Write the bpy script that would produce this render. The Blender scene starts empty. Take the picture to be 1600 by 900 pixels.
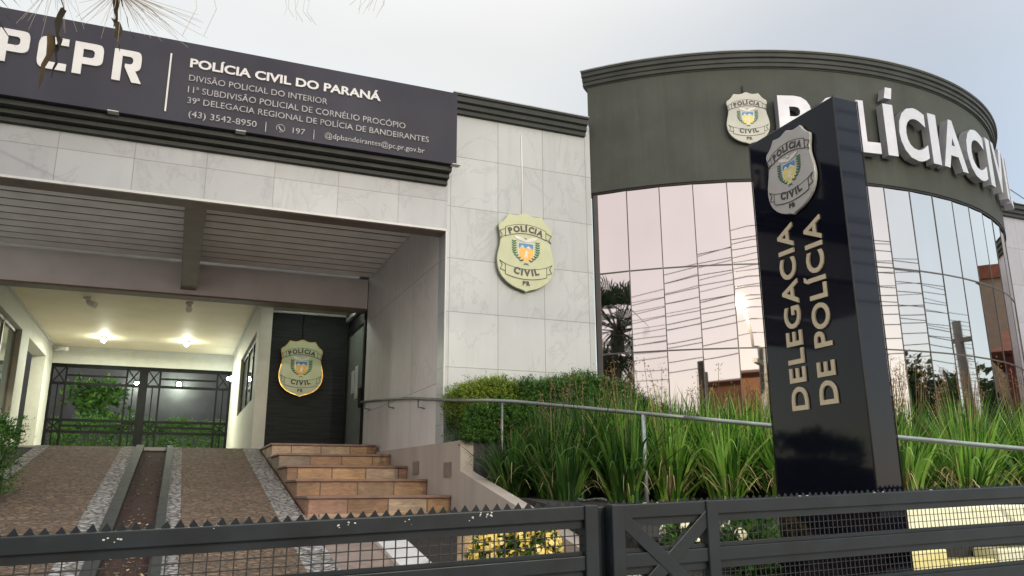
import bpy, math, random
import mathutils
from mathutils import Vector, Matrix
random.seed(7)
S = bpy.context.scene
COL = S.collection
PI = math.pi

# ------------------------------------------------------------------ camera, sky, sun, exposure
cd = bpy.data.cameras.new("camera"); cam = bpy.data.objects.new("camera", cd); COL.objects.link(cam)
YAW, PITCH, ROLL = math.radians(22.541), math.radians(14.232), math.radians(-0.253)
fw = Vector((math.sin(YAW)*math.cos(PITCH), math.cos(YAW)*math.cos(PITCH), math.sin(PITCH)))
rt = Vector((math.cos(YAW), -math.sin(YAW), 0)); up = rt.cross(fw)
r2 = math.cos(ROLL)*rt + math.sin(ROLL)*up; u2 = -math.sin(ROLL)*rt + math.cos(ROLL)*up
M = Matrix((r2, u2, -fw)).transposed().to_4x4()
cam.matrix_world = M
cd.sensor_width = 36; cd.lens = 1254.37/1600*36; cd.clip_start = 0.05; cd.clip_end = 3000
S.camera = cam

SUN_AZ, SUN_EL = math.radians(171), math.radians(9)     # from +Y clockwise: low behind the camera
w = bpy.data.worlds.new("World"); S.world = w; w.use_nodes = True
nt = w.node_tree; N = nt.nodes; L = nt.links
for n in list(N): N.remove(n)
wo = N.new("ShaderNodeOutputWorld"); add = N.new("ShaderNodeAddShader")
bg1 = N.new("ShaderNodeBackground"); bg2 = N.new("ShaderNodeBackground")
sky = N.new("ShaderNodeTexSky"); sky.sky_type = 'NISHITA'; sky.sun_disc = False
sky.sun_elevation = SUN_EL; sky.sun_rotation = SUN_AZ; sky.dust_density = 0.6
L.new(sky.outputs[0], bg1.inputs[0]); bg1.inputs[1].default_value = 0.05
tc = N.new("ShaderNodeTexCoord")
def wdot(vec, lo, hi):
    d = N.new("ShaderNodeVectorMath"); d.operation = 'DOT_PRODUCT'; d.inputs[1].default_value = vec
    L.new(tc.outputs['Generated'], d.inputs[0])
    m = N.new("ShaderNodeMapRange"); m.interpolation_type = 'SMOOTHSTEP'
    m.inputs[1].default_value = lo; m.inputs[2].default_value = hi
    L.new(d.outputs['Value'], m.inputs[0]); return m.outputs[0]
def wmix(f, a, b):
    m = N.new("ShaderNodeMix"); m.data_type = 'RGBA'
    L.new(f, m.inputs[0])
    for i, c in ((6, a), (7, b)):
        if isinstance(c, tuple): m.inputs[i].default_value = (*c, 1)
        else: L.new(c, m.inputs[i])
    return m.outputs[2]
# thin evening cloud veil over the sky: cream above the building, blue-grey to the right, pinkish behind
c = wmix(wdot((.83, .56, 0), .70, 1.03), (.31, .282, .24), (.125, .14, .18))
c = wmix(wdot((.8, -.6, 0), .2, .9), c, (.50, .56, .59))
c = wmix(wdot((-.55, -.83, 0), .0, .75), c, (.69, .575, .53))
c = wmix(wdot((0, 0, 1), .5, .95), c, (.80, .83, .87))
nz = N.new("ShaderNodeTexNoise"); nz.inputs['Scale'].default_value = 2.2; nz.inputs['Detail'].default_value = 4
mp = N.new("ShaderNodeMapping"); mp.inputs['Scale'].default_value = (1, 1, 3.2)
L.new(tc.outputs['Generated'], mp.inputs[0]); L.new(mp.outputs[0], nz.inputs['Vector'])
nr = N.new("ShaderNodeMapRange"); nr.inputs[1].default_value = .3; nr.inputs[2].default_value = .7; nr.inputs[3].default_value = .95; nr.inputs[4].default_value = 1.04
L.new(nz.outputs[0], nr.inputs[0]); L.new(nr.outputs[0], bg2.inputs[1]); L.new(c, bg2.inputs[0])
L.new(bg1.outputs[0], add.inputs[0]); L.new(bg2.outputs[0], add.inputs[1]); L.new(add.outputs[0], wo.inputs[0])

sl = bpy.data.lights.new("sun", 'SUN'); so = bpy.data.objects.new("sun", sl); COL.objects.link(so)
sl.energy = 0.5; sl.angle = math.radians(22); sl.color = (1, .985, .97)
sd = Vector((math.sin(SUN_AZ)*math.cos(SUN_EL), math.cos(SUN_AZ)*math.cos(SUN_EL), math.sin(SUN_EL)))
so.rotation_euler = sd.to_track_quat('Z', 'Y').to_euler()
S.view_settings.view_transform = 'Standard'; S.view_settings.look = 'None'
S.view_settings.exposure = 1.22; S.view_settings.gamma = 1

# ------------------------------------------------------------------ helpers
class MB:
    def __init__(s): s.v = []; s.f = []; s.m = []; s.sm = []
    def face(s, pts, m=0, smooth=False):
        i = len(s.v); s.v += [tuple(p) for p in pts]; s.f.append(tuple(range(i, i+len(pts)))); s.m.append(m); s.sm.append(smooth)
    def add(s, vs, fs, m=0, smooth=False, fn=None):
        i = len(s.v); s.v += [tuple(fn(*p)) if fn else tuple(p) for p in vs]
        for f in fs: s.f.append(tuple(a+i for a in f)); s.m.append(m); s.sm.append(smooth)
        return s
    def box(s, x0, x1, y0, y1, z0, z1, m=0, fn=None):
        vs = [(x, y, z) for z in (z0, z1) for y in (y0, y1) for x in (x0, x1)]
        return s.add(vs, [(0, 2, 3, 1), (4, 5, 7, 6), (0, 1, 5, 4), (2, 6, 7, 3), (0, 4, 6, 2), (1, 3, 7, 5)], m, False, fn)
    def prism(s, poly, z0, z1, m=0, fn=None, ms=None):      # polygon in xy, extruded in z
        n = len(poly); vs = [(x, y, z0) for x, y in poly]+[(x, y, z1) for x, y in poly]
        s.add(vs, [tuple(range(n-1, -1, -1)), tuple(range(n, 2*n))], m, False, fn)
        i = len(s.v)-2*n
        for k in range(n):
            s.f.append((i+k, i+(k+1) % n, i+n+(k+1) % n, i+n+k)); s.m.append(m if ms is None else ms); s.sm.append(False)
        return s
    def tube(s, pts, r, n=10, m=0, caps=True):
        pts = [Vector(p) for p in pts]; rs = r if isinstance(r, (list, tuple)) else [r]*len(pts)
        base = len(s.v); prev = None
        for k, p in enumerate(pts):
            t = (pts[min(k+1, len(pts)-1)]-pts[max(k-1, 0)]).normalized()
            if prev is None: a = t.orthogonal().normalized()
            else: a = (prev-t*prev.dot(t)).normalized()
            prev = a; b = t.cross(a)
            for j in range(n):
                an = 2*PI*j/n; s.v.append(tuple(p+a*rs[k]*math.cos(an)+b*rs[k]*math.sin(an)))
        for k in range(len(pts)-1):
            for j in range(n):
                s.f.append((base+k*n+j, base+k*n+(j+1) % n, base+(k+1)*n+(j+1) % n, base+(k+1)*n+j)); s.m.append(m); s.sm.append(True)
        if caps:
            s.f.append(tuple(base+j for j in range(n-1, -1, -1))); s.m.append(m); s.sm.append(False)
            e = base+(len(pts)-1)*n
            s.f.append(tuple(e+j for j in range(n))); s.m.append(m); s.sm.append(False)
        return s
    def bar(s, p, q, wdt, hgt, m=0, upv=(0, 0, 1)):         # rectangular bar from p to q
        p = Vector(p); q = Vector(q); t = (q-p).normalized(); a = t.cross(Vector(upv)).normalized(); b = a.cross(t)
        vs = [e+a*i*wdt/2+b*j*hgt/2 for e in (p, q) for j in (-1, 1) for i in (-1, 1)]
        return s.add(vs, [(0, 1, 3, 2), (4, 6, 7, 5), (0, 4, 5, 1), (2, 3, 7, 6), (0, 2, 6, 4), (1, 5, 7, 3)], m)
    def sphere(s, c, r, m=0, n=10, sc=(1, 1, 1)):
        vs = []; fs = []
        for i in range(n+1):
            for j in range(2*n):
                a = PI*i/n; b = PI*j/n
                vs.append((c[0]+r*sc[0]*math.sin(a)*math.cos(b), c[1]+r*sc[1]*math.sin(a)*math.sin(b), c[2]+r*sc[2]*math.cos(a)))
        for i in range(n):
            for j in range(2*n): fs.append((i*2*n+j, (i+1)*2*n+j, (i+1)*2*n+(j+1) % (2*n), i*2*n+(j+1) % (2*n)))
        return s.add(vs, fs, m, True)

def obj(name, mb, mats, parent=None, bevel=0, loc=None):
    me = bpy.data.meshes.new(name)
    if loc is None:
        if parent is not None: loc = Vector((0, 0, 0))
        else:
            xs = [v[0] for v in mb.v]; ys = [v[1] for v in mb.v]; zs = [v[2] for v in mb.v]
            loc = Vector(((min(xs)+max(xs))/2, (min(ys)+max(ys))/2, min(zs)))
    loc = Vector(loc)
    off = loc
    if parent is not None:
        off = Vector((0, 0, 0)); pp = parent
        while pp is not None: off = off+pp.location; pp = pp.parent
        if parent.get('local'): off = Vector((0, 0, 0))
    me.from_pydata([(v[0]-off[0], v[1]-off[1], v[2]-off[2]) for v in mb.v], [], mb.f)
    if not isinstance(mats, (list, tuple)): mats = [mats]
    for m in mats: me.materials.append(m)
    me.polygons.foreach_set('material_index', mb.m); me.polygons.foreach_set('use_smooth', mb.sm)
    me.update()
    o = bpy.data.objects.new(name, me); COL.objects.link(o)
    if parent is not None: o.parent = parent
    else: o.location = loc
    if bevel:
        b = o.modifiers.new("bevel", 'BEVEL'); b.width = bevel; b.segments = 2; b.limit_method = 'ANGLE'
    return o
def thing(name, label, cat, loc=(0, 0, 0), group=None, rot=None, local=False):
    o = bpy.data.objects.new(name, None); COL.objects.link(o); o.location = loc; o.empty_display_size = .1
    if rot is not None: o.rotation_euler = rot
    if local: o['local'] = 1
    tag(o, label, cat, group); return o
def tag(o, label=None, cat=None, group=None, kind=None):
    if label: o['label'] = label
    if cat: o['category'] = cat
    if group: o['group'] = group
    if kind: o['kind'] = kind
    return o

# ------------------------------------------------------------------ materials
class NB:
    def __init__(s, name):
        s.mat = bpy.data.materials.new(name); s.mat.use_nodes = True
        s.t = s.mat.node_tree; s.n = s.t.nodes; s.l = s.t.links
        s.b = s.n.get("Principled BSDF")
        s.pos = None
    def P(s):
        if s.pos is None: s.pos = s.n.new("ShaderNodeNewGeometry").outputs['Position']
        return s.pos
    def set(s, k, v):
        i = s.b.inputs[k]
        if isinstance(v, bpy.types.NodeSocket): s.l.new(v, i)
        elif isinstance(v, tuple): i.default_value = (*v, 1) if len(v) == 3 else v
        else: i.default_value = v
    def map(s, scale, rot=(0, 0, 0), loc=(0, 0, 0)):
        m = s.n.new("ShaderNodeMapping"); m.inputs['Scale'].default_value = scale if isinstance(scale, tuple) else (scale,)*3
        m.inputs['Rotation'].default_value = rot; m.inputs['Location'].default_value = loc
        s.l.new(s.P(), m.inputs[0]); return m.outputs[0]
    def noise(s, scale, detail=4, vec=None, rough=.55, dist=0):
        t = s.n.new("ShaderNodeTexNoise"); t.inputs['Scale'].default_value = scale; t.inputs['Detail'].default_value = detail
        t.inputs['Roughness'].default_value = rough; t.inputs['Distortion'].default_value = dist
        s.l.new(vec or s.P(), t.inputs['Vector']); return t.outputs[0]
    def vor(s, scale, feature='F1', vec=None, out='Distance', rnd=1):
        t = s.n.new("ShaderNodeTexVoronoi"); t.feature = feature; t.inputs['Scale'].default_value = scale
        t.inputs['Randomness'].default_value = rnd
        s.l.new(vec or s.P(), t.inputs['Vector']); return t.outputs[out]
    def ramp(s, f, stops, const=False):
        r = s.n.new("ShaderNodeValToRGB"); e = r.color_ramp.elements
        if const: r.color_ramp.interpolation = 'CONSTANT'
        while len(e) < len(stops): e.new(.5)
        for k, (p, c) in enumerate(stops):
            e[k].position = p; e[k].color = (*c, 1) if isinstance(c, tuple) else (c, c, c, 1)
        s.l.new(f, r.inputs[0]); return r.outputs[0]
    def mix(s, f, a, b, mode='MIX'):
        m = s.n.new("ShaderNodeMix"); m.data_type = 'RGBA'; m.blend_type = mode
        for i, c in ((0, f), (6, a), (7, b)):
            if isinstance(c, bpy.types.NodeSocket): s.l.new(c, m.inputs[i])
            elif isinstance(c, tuple): m.inputs[i].default_value = (*c, 1)
            else: m.inputs[i].default_value = c
        return m.outputs[2]
    def math(s, op, a, b=0, c=0):
        m = s.n.new("ShaderNodeMath"); m.operation = op
        for i, q in enumerate((a, b, c)):
            if isinstance(q, bpy.types.NodeSocket): s.l.new(q, m.inputs[i])
            else: m.inputs[i].default_value = q
        return m.outputs[0]
    def xyz(s):
        m = s.n.new("ShaderNodeSeparateXYZ"); s.l.new(s.P(), m.inputs[0]); return m.outputs
    def bump(s, h, strength=.3, dist=.01):
        b = s.n.new("ShaderNodeBump"); b.inputs['Strength'].default_value = strength; b.inputs['Distance'].default_value = dist
        s.l.new(h, b.inputs['Height']); s.l.new(b.outputs[0], s.b.inputs['Normal'])
    def rand(s): return s.n.new("ShaderNodeNewGeometry").outputs['Random Per Island']

KEEP = ("aluminium_slat", "grey_plaster_beam", "carport_ceiling_boards", "white_plaster", "brown_painted_steel", "dark_mesh_wire", "concrete", "brown_paving", "dark_bed_soil")
def simple(name, col, rough=.6, metal=0, var=.15, scale=6, bump=0, bscale=80, spec=.5, streak=False):
    b = NB(name)
    if name not in KEEP: col = tuple(x*.78 for x in col)
    lo = tuple(x*(1-var) for x in col); hi = tuple(min(1, x*(1+var)) for x in col)
    b.set('Base Color', b.ramp(b.noise(scale, 5, b.map((1, 1, .15)) if streak else None), [(.3, lo), (.7, hi)]))
    b.set('Roughness', b.math('MULTIPLY_ADD', b.noise(scale*1.7, 3), .25, rough-.12)); b.set('Metallic', metal); b.set('Specular IOR Level', spec)
    if bump: b.bump(b.noise(bscale, 4), bump, .004)
    return b.mat

def marble(name, axis, x0, px, z0, pz, base=(.298, .318, .322), rough=.26):
    b = NB(name); o = b.xyz()
    def joint(v, o0, p, wd):
        f = b.math('FRACT', b.math('DIVIDE', b.math('SUBTRACT', v, o0-50*p), p))
        d = b.math('MINIMUM', f, b.math('SUBTRACT', 1, f))
        return b.math('LESS_THAN', d, wd/p)
    j = b.math('MAXIMUM', joint(o[axis], x0, px, .0035), joint(o[2], z0, pz, .0035))
    # each slab has its own vein field
    ix = b.math('FLOOR', b.math('DIVIDE', b.math('SUBTRACT', o[axis], x0), px)); iz = b.math('FLOOR', b.math('DIVIDE', b.math('SUBTRACT', o[2], z0), pz))
    cm = b.n.new("ShaderNodeCombineXYZ"); b.l.new(ix, cm.inputs[0]); b.l.new(iz, cm.inputs[2])
    off = b.n.new("ShaderNodeVectorMath"); off.operation = 'MULTIPLY_ADD'; off.inputs[1].default_value = (3.7, 0, 5.3)
    b.l.new(cm.outputs[0], off.inputs[0]); b.l.new(b.P(), off.inputs[2])
    rot = b.n.new("ShaderNodeMapping"); rot.inputs['Rotation'].default_value = (.3, .7, .4); rot.inputs['Scale'].default_value = (1.5, 1.5, .8)
    b.l.new(off.outputs[0], rot.inputs[0])
    n1 = b.noise(.75, 7, rot.outputs[0], .62, 1.1)
    vein = b.ramp(n1, [(.478, 1.0), (.497, .62), (.512, 1.0)])
    cloud = b.ramp(b.noise(1.1, 4, rot.outputs[0]), [(.3, .9), (.7, 1.05)])
    wn = b.n.new("ShaderNodeTexWhiteNoise"); b.l.new(cm.outputs[0], wn.inputs[0])
    slab = b.math('MULTIPLY_ADD', wn.outputs[0], .14, .92)
    col = b.mix(1, base, cloud, 'MULTIPLY'); col = b.mix(.36, col, vein, 'MULTIPLY'); col = b.mix(1, col, slab, 'MULTIPLY')
    drip = b.ramp(b.noise(3.0, 4, b.map((2.2, 2.2, .12))), [(.52, 1.0), (.78, .80)])
    col = b.mix(.6, col, drip, 'MULTIPLY')
    b.set('Base Color', b.mix(j, col, (.14, .135, .125)))
    b.set('Roughness', b.math('MULTIPLY_ADD', b.noise(9, 3), .2, rough)); b.bump(b.math('SUBTRACT', 1, j), .25, .003)
    return b.mat

def leafmat(name, stops, trans=.3, rough=.45):
    b = NB(name)
    col = b.ramp(b.rand(), stops)
    col = b.mix(1, col, b.ramp(b.noise(3.1, 2), [(.3, .72), (.7, 1.25)]), 'MULTIPLY')
    b.set('Base Color', col); b.set('Roughness', rough); b.set('Specular IOR Level', .35)
    tr = b.n.new("ShaderNodeBsdfTranslucent"); b.l.new(col, tr.inputs[0])
    mx = b.n.new("ShaderNodeMixShader"); mx.inputs[0].default_value = trans
    b.l.new(b.b.outputs[0], mx.inputs[1]); b.l.new(tr.outputs[0], mx.inputs[2])
    b.l.new(mx.outputs[0], b.n["Material Output"].inputs[0]); return b.mat

def emit(name, col, st):
    b = NB(name); b.set('Base Color', col); b.set('Emission Color', col); b.set('Emission Strength', st); return b.mat

m_marble = marble("marble_wall", 0, 2.75, .60, .086, .6345)
m_marble2 = marble("marble_lintel", 0, -.635, .69, 3.31, .60, (.265, .275, .29))
m_recess = marble("marble_recess", 1, 9.9, 40, 1.2, 1.45, (.50, .485, .48), .42)
b = NB("olive_stucco")
oc = b.ramp(b.noise(2.2, 5), [(.3, (.036, .041, .036)), (.7, (.048, .054, .047))])
oc = b.mix(.28, oc, b.ramp(b.noise(5.5, 5, b.map((1.6, 1.6, .10))), [(.50, 1.0), (.72, .62)]), 'MULTIPLY')
oc = b.mix(.2, oc, b.ramp(b.noise(9, 4, b.map((1.3, 1.3, .07), (0, 0, 0), (4, 2, 1))), [(.60, 1.0), (.75, 1.7)]), 'MULTIPLY')
b.set('Base Color', oc); b.set('Roughness', .78); b.set('Specular IOR Level', .25); b.bump(b.noise(120, 4), .5, .004); m_olive = b.mat
m_cornice = simple("cornice_paint", (.032, .037, .034), .6, var=.2, scale=3, bump=.2, spec=.3)
m_flash = simple("metal_flashing", (.30, .32, .34), .6, .2)
m_white = simple("white_plaster", (.42, .41, .36), .7, var=.06, bump=.15)
m_trim = simple("white_trim", (.50, .50, .49), .4, var=.05)
m_brown = simple("brown_painted_steel", (.17, .13, .105), .5, var=.12)
m_beamgrey = simple("grey_plaster_beam", (.76, .72, .70), .7, var=.08, scale=2)
m_slat = simple("aluminium_slat", (.86, .85, .84), .5, 0, var=.10, scale=3)
m_void = simple("dark_backing", (.03, .03, .03), .9)
m_ceil = simple("carport_ceiling_boards", (.63, .56, .42), .6, var=.05, scale=2, spec=.25)
m_floor = simple("interior_floor", (.3, .28, .26), .4)
m_signp = simple("sign_sheet", (.030, .030, .044), .55, var=.2, scale=1.3, streak=True, spec=.2)
m_letterw = simple("white_acrylic", (.56, .56, .56), .35, var=.05)
m_letterg = simple("grey_acrylic", (.27, .27, .28), .4, var=.35, scale=18)
m_alu = simple("brushed_letter_metal", (.50, .51, .55), .42, .25, var=.08, scale=5)
m_aluside = simple("letter_return_metal", (.42, .43, .46), .38, .55, var=.1)
m_black = NB("black_gloss_panel")
m_black.set('Base Color', (.0035, .004, .009)); m_black.set('Roughness', .045); m_black.set('Specular IOR Level', .22)
m_black.bump(m_black.noise(1.3, 2), .03, .02); m_black = m_black.mat
m_beige = simple("beige_letter", (.52, .45, .31), .4, var=.08)
m_cream = simple("cream_emblem", (.42, .445, .27), .42, var=.06)
m_silver = simple("silver_emblem", (.40, .39, .38), .42, .1, var=.08)
m_palegr = simple("pale_grey_emblem", (.40, .41, .37), .45, var=.08)
m_gold = simple("brass_rim", (.55, .33, .08), .3, .8, var=.1)
m_ink = simple("dark_ink", (.035, .032, .028), .5)
m_eblue = simple("arms_blue", (.06, .20, .42), .5, var=.25, scale=60)
m_egold = simple("arms_gold", (.72, .40, .07), .5, var=.2, scale=60)
m_eyel = simple("arms_yellow", (.62, .55, .20), .5, var=.2, scale=60)
m_egreen = simple("arms_green", (.02, .13, .05), .5)
m_ewhite = simple("arms_white", (.6, .6, .57), .5)
m_gun = simple("dark_gate_paint", (.009, .0135, .0185), .45, .0, var=.35, scale=7, bump=.08, bscale=60, spec=.32)
m_gund = simple("dark_mesh_wire", (.018, .018, .018), .6)
m_galv = simple("galvanised_steel", (.28, .325, .31), .42, .5, var=.18, scale=9)
m_railst = simple("dull_rail_steel", (.19, .21, .20), .42, .5, var=.18, scale=9)
m_soil = simple("reddish_soil", (.045, .018, .012), .95, var=.5, scale=14, bump=1, bscale=30)
m_dirt = simple("dark_bed_soil", (.013, .010, .008), .95, var=.5, scale=14, bump=1, bscale=30)
m_kerb = simple("dark_kerb_paint", (.018, .020, .021), .7, var=.2, bump=.2)
m_dgrey = simple("dark_planter_paint", (.032, .034, .038), .6, var=.25, scale=3)
m_sidew = simple("beige_side_wall", (.43, .375, .325), .7, var=.12, scale=3, streak=True)
m_pave = simple("brown_paving", (.20, .15, .125), .85, var=.2, scale=8, bump=.4)
m_wkerb = simple("white_painted_kerb", (.62, .60, .59), .7, var=.08, scale=8)
m_pale = simple("cream_painted_block", (1.0, .99, .72), .75, var=.08, scale=10, bump=.25)
m_yel = simple("yellow_painted_block", (1.0, .90, .42), .75, var=.1, scale=10, bump=.25)
m_asph = simple("asphalt", (.16, .157, .15), .9, var=.2, bump=.3)
m_conc = simple("concrete", (.46, .44, .41), .85, var=.15, scale=3, bump=.3)
m_glassdark = simple("tinted_window_glass", (.03, .035, .035), .06, var=.1)
m_lampwhite = emit("lamp_glow", (.90, 1.0, .86), 30)
m_street = emit("street_lamp_glow", (1.0, .74, .10), 6)

def mk_cobble(name, c1, c2, cj, scale, jw):
    b = NB(name)
    wv = b.n.new("ShaderNodeVectorMath"); wv.operation = 'ADD'
    b.l.new(b.map((.8, 1.3, 1)), wv.inputs[0])
    tn = b.n.new("ShaderNodeTexNoise"); tn.inputs['Scale'].default_value = 2.3; b.l.new(b.P(), tn.inputs['Vector'])
    sc = b.n.new("ShaderNodeVectorMath"); sc.operation = 'SCALE'; sc.inputs['Scale'].default_value = .05
    b.l.new(tn.outputs['Color'], sc.inputs[0]); b.l.new(sc.outputs[0], wv.inputs[1])
    v = wv.outputs[0]
    d = b.vor(scale, 'DISTANCE_TO_EDGE', v); cc = b.vor(scale, 'F1', v, 'Color')
    g = b.n.new("ShaderNodeSeparateColor"); b.l.new(cc, g.inputs[0])
    col = b.ramp(g.outputs[0], [(0, c1), (1, c2)])
    col = b.mix(.6, col, b.ramp(b.noise(2.5, 4), [(.3, .75), (.7, 1.2)]), 'MULTIPLY')
    f = b.ramp(d, [(jw*.4, 0.0), (jw, 1.0)])
    b.set('Base Color', b.mix(f, cj, col)); b.set('Roughness', .8)
    hh = b.math('ADD', b.math('MULTIPLY', b.ramp(d, [(0, 0.0), (.25, 1.0)]), .8), b.math('MULTIPLY', g.outputs[1], .5))
    b.bump(hh, 1.0, .035); return b.mat
m_cob = mk_cobble("brown_cobbles", (.12, .078, .050), (.245, .158, .102), (.062, .042, .029), 17, .08)
m_cobw = mk_cobble("white_cobbles", (.28, .265, .26), (.47, .455, .445), (.10, .085, .075), 17, .13)

def mk_stone(name, tints, pw, ph, x0, z0, off):
    b = NB(name); o = b.xyz()
    cm = b.n.new("ShaderNodeCombineXYZ")
    iz = b.math('FLOOR', b.math('DIVIDE', b.math('SUBTRACT', o[2], z0), ph))
    xs = b.math('DIVIDE', b.math('ADD', b.math('SUBTRACT', o[0], x0-50*pw), b.math('MULTIPLY', iz, off)), pw)
    b.l.new(b.math('FLOOR', xs), cm.inputs[0]); b.l.new(iz, cm.inputs[1])
    wn = b.n.new("ShaderNodeTexWhiteNoise"); b.l.new(cm.outputs[0], wn.inputs[0])
    col = b.ramp(wn.outputs[0], tints)
    st = b.ramp(b.noise(5, 6, b.map((1.3, 1.3, 7), (0, .22, 0)), .65, 1.2), [(.3, .5), (.5, 1.0), (.7, 1.4)])
    col = b.mix(.85, col, st, 'MULTIPLY')
    dk = b.ramp(b.noise(3.2, 4), [(.42, .55), (.62, 1.0)]); col = b.mix(.6, col, dk, 'MULTIPLY')
    f = b.math('FRACT', xs); d = b.math('MINIMUM', f, b.math('SUBTRACT', 1, f)); j = b.math('LESS_THAN', d, .007/pw)
    b.set('Base Color', b.mix(j, col, (.09, .05, .035))); b.set('Roughness', .62)
    b.bump(b.noise(40, 5), .35, .006); return b.mat
m_step = mk_stone("sandstone", [(0, (.20, .11, .062)), (.25, (.36, .215, .105)), (.45, (.115, .092, .076)), (.7, (.40, .29, .19)), (1, (.26, .14, .095))], .40, .17, 1.21, -.2, .13)
m_bedstone = mk_stone("sandstone_bed_wall", [(0, (.42, .30, .17)), (.5, (.52, .39, .22)), (1, (.34, .21, .15))], .22, .09, 1.2, -.8, .1)
m_tread = simple("reddish_tread_slab", (.20, .115, .085), .55, var=.3, scale=7, bump=.3, bscale=30)

b = NB("dark_wood_panel")
b.set('Base Color', b.ramp(b.noise(2.2, 6, b.map((.8, 1, 16)), .65, .3), [(.3, (.007, .008, .009)), (.7, (.022, .024, .025))])); b.set('Roughness', .7); b.set('Specular IOR Level', .2)
b.bump(b.noise(2.2, 6, b.map((.8, 1, 16))), .3, .004); m_wood = b.mat

b = NB("mirror_curtain_glass")
b.set('Base Color', b.ramp(b.noise(.8, 3, b.map((1, 1, .5))), [(.3, (.40, .378, .374)), (.7, (.445, .42, .415))])); b.set('Metallic', 1.0); b.set('Roughness', .018)
b.bump(b.noise(1.1, 1), .02, .03); m_mirror = b.mat
m_bgate = simple("black_gate_paint", (.004, .004, .004), .6, spec=.12)
m_mull = simple("thin_dark_mullion", (.06, .055, .05), .5)
m_mblack = simple("black_window_frame", (.009, .009, .009), .55, spec=.25)
b = NB("pane_glass"); b.set('Base Color', (.35, .40, .37)); b.set('Roughness', .04); b.set('Transmission Weight', .0); b.set('Metallic', .55); m_pane = b.mat

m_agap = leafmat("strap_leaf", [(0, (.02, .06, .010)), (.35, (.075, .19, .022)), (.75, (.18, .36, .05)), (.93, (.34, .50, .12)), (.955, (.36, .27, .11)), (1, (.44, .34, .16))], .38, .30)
m_agapd = leafmat("strap_leaf_shade_copy", [(0, (.010, .036, .009)), (.5, (.038, .10, .018)), (.95, (.11, .21, .04)), (.97, (.20, .19, .08)), (1, (.36, .29, .15))], .32, .30)  # copy of the strap leaf with shade put into its darker colours
m_seed = leafmat("dry_seed_stalk", [(0, (.10, .07, .03)), (.6, (.18, .12, .055)), (1, (.24, .15, .08))], .2, .7)
m_hedgey = leafmat("yellow_green_leaf", [(0, (.05, .10, .012)), (.5, (.14, .22, .02)), (1, (.30, .35, .04))], .35)
m_hedged = leafmat("dark_green_leaf", [(0, (.015, .05, .009)), (.6, (.045, .12, .018)), (1, (.11, .21, .03))], .3)
m_hedgel = leafmat("courtyard_leaf", [(0, (.02, .06, .008)), (.6, (.055, .15, .018)), (1, (.13, .26, .03))], .3)
m_treel = leafmat("tree_leaf", [(0, (.015, .035, .012)), (.6, (.035, .075, .020)), (1, (.07, .12, .03))], .25)
m_palml = leafmat("palm_leaf", [(0, (.020, .040, .018)), (.7, (.035, .07, .025)), (1, (.10, .10, .05))], .2)
m_dry = leafmat("dry_palm_leaf", [(0, (.014, .010, .005)), (.6, (.03, .019, .008)), (1, (.07, .045, .018))], .15, .8)
m_fibre = simple("pale_palm_thread", (.42, .38, .33), .8)
m_bark = simple("bark", (.10, .08, .06), .9, var=.3, scale=12, bump=1, bscale=25)
b = NB("straw_leaf"); b.set('Base Color', b.ramp(b.rand(), [(0, (.16, .11, .045)), (1, (.46, .38, .20))])); b.set('Roughness', .6); m_straw = b.mat
m_flowy = leafmat("yellow_flower", [(0, (.70, .48, .08)), (.6, (.85, .68, .20)), (1, (.90, .80, .42))], .25)
m_floww = leafmat("cream_flower", [(0, (.75, .70, .50)), (1, (.88, .85, .70))], .25)
m_flowo = leafmat("orange_flower", [(0, (.75, .38, .12)), (1, (.85, .55, .20))], .25)
m_wire = simple("black_cable", (.10, .095, .095), .7)
m_pole = simple("concrete_pole", (.20, .19, .175), .85, var=.15)
m_brick = simple("orange_brick", (.34, .15, .085), .8, var=.2, scale=5, bump=.3)
m_roof = simple("clay_roof", (.26, .10, .06), .85, var=.25, scale=5, bump=.5, bscale=20)
m_beigeb = simple("beige_render", (.34, .27, .21), .8, var=.1)
m_dkred = simple("dark_red_render", (.16, .05, .045), .8, var=.2)

# ------------------------------------------------------------------ text
def text_mesh(body, size=1.0, extr=0.0, off=0.0, sp=1.0):
    c = bpy.data.curves.new("t", 'FONT'); c.body = body; c.size = size; c.extrude = extr; c.offset = off; c.space_character = sp
    c.resolution_u = 4
    o = bpy.data.objects.new("t", c); COL.objects.link(o); bpy.context.view_layer.update()
    dg = bpy.context.evaluated_depsgraph_get(); me = bpy.data.meshes.new_from_object(o.evaluated_get(dg))
    vs = [tuple(v.co) for v in me.vertices]; fs = [tuple(p.vertices) for p in me.polygons]
    bpy.data.objects.remove(o); bpy.data.meshes.remove(me); bpy.data.curves.remove(c)
    return vs, fs
def fit_text(body, x0, x1, y0, capH, off=0, extr=.004, sp=1.0, xbox=None):
    """text whose capitals are capH tall, standing on y0, stretched to span x0..x1; returns verts, faces in (x, y, z)"""
    vs, fs = text_mesh(body, 1.0, 0.5, off, sp)
    hv, _ = text_mesh("H", 1.0, 0.5, off)
    h0 = min(v[1] for v in hv); h1 = max(v[1] for v in hv)
    a = min(v[0] for v in vs); bb = max(v[0] for v in vs)
    k = capH/(h1-h0); kx = (x1-x0)/(bb-a) if x1 is not None else k*(xbox or 1)
    return [(x0+(x-a)*kx, y0+(y-h0)*k, z*2*extr) for x, y, z in vs], fs

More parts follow.
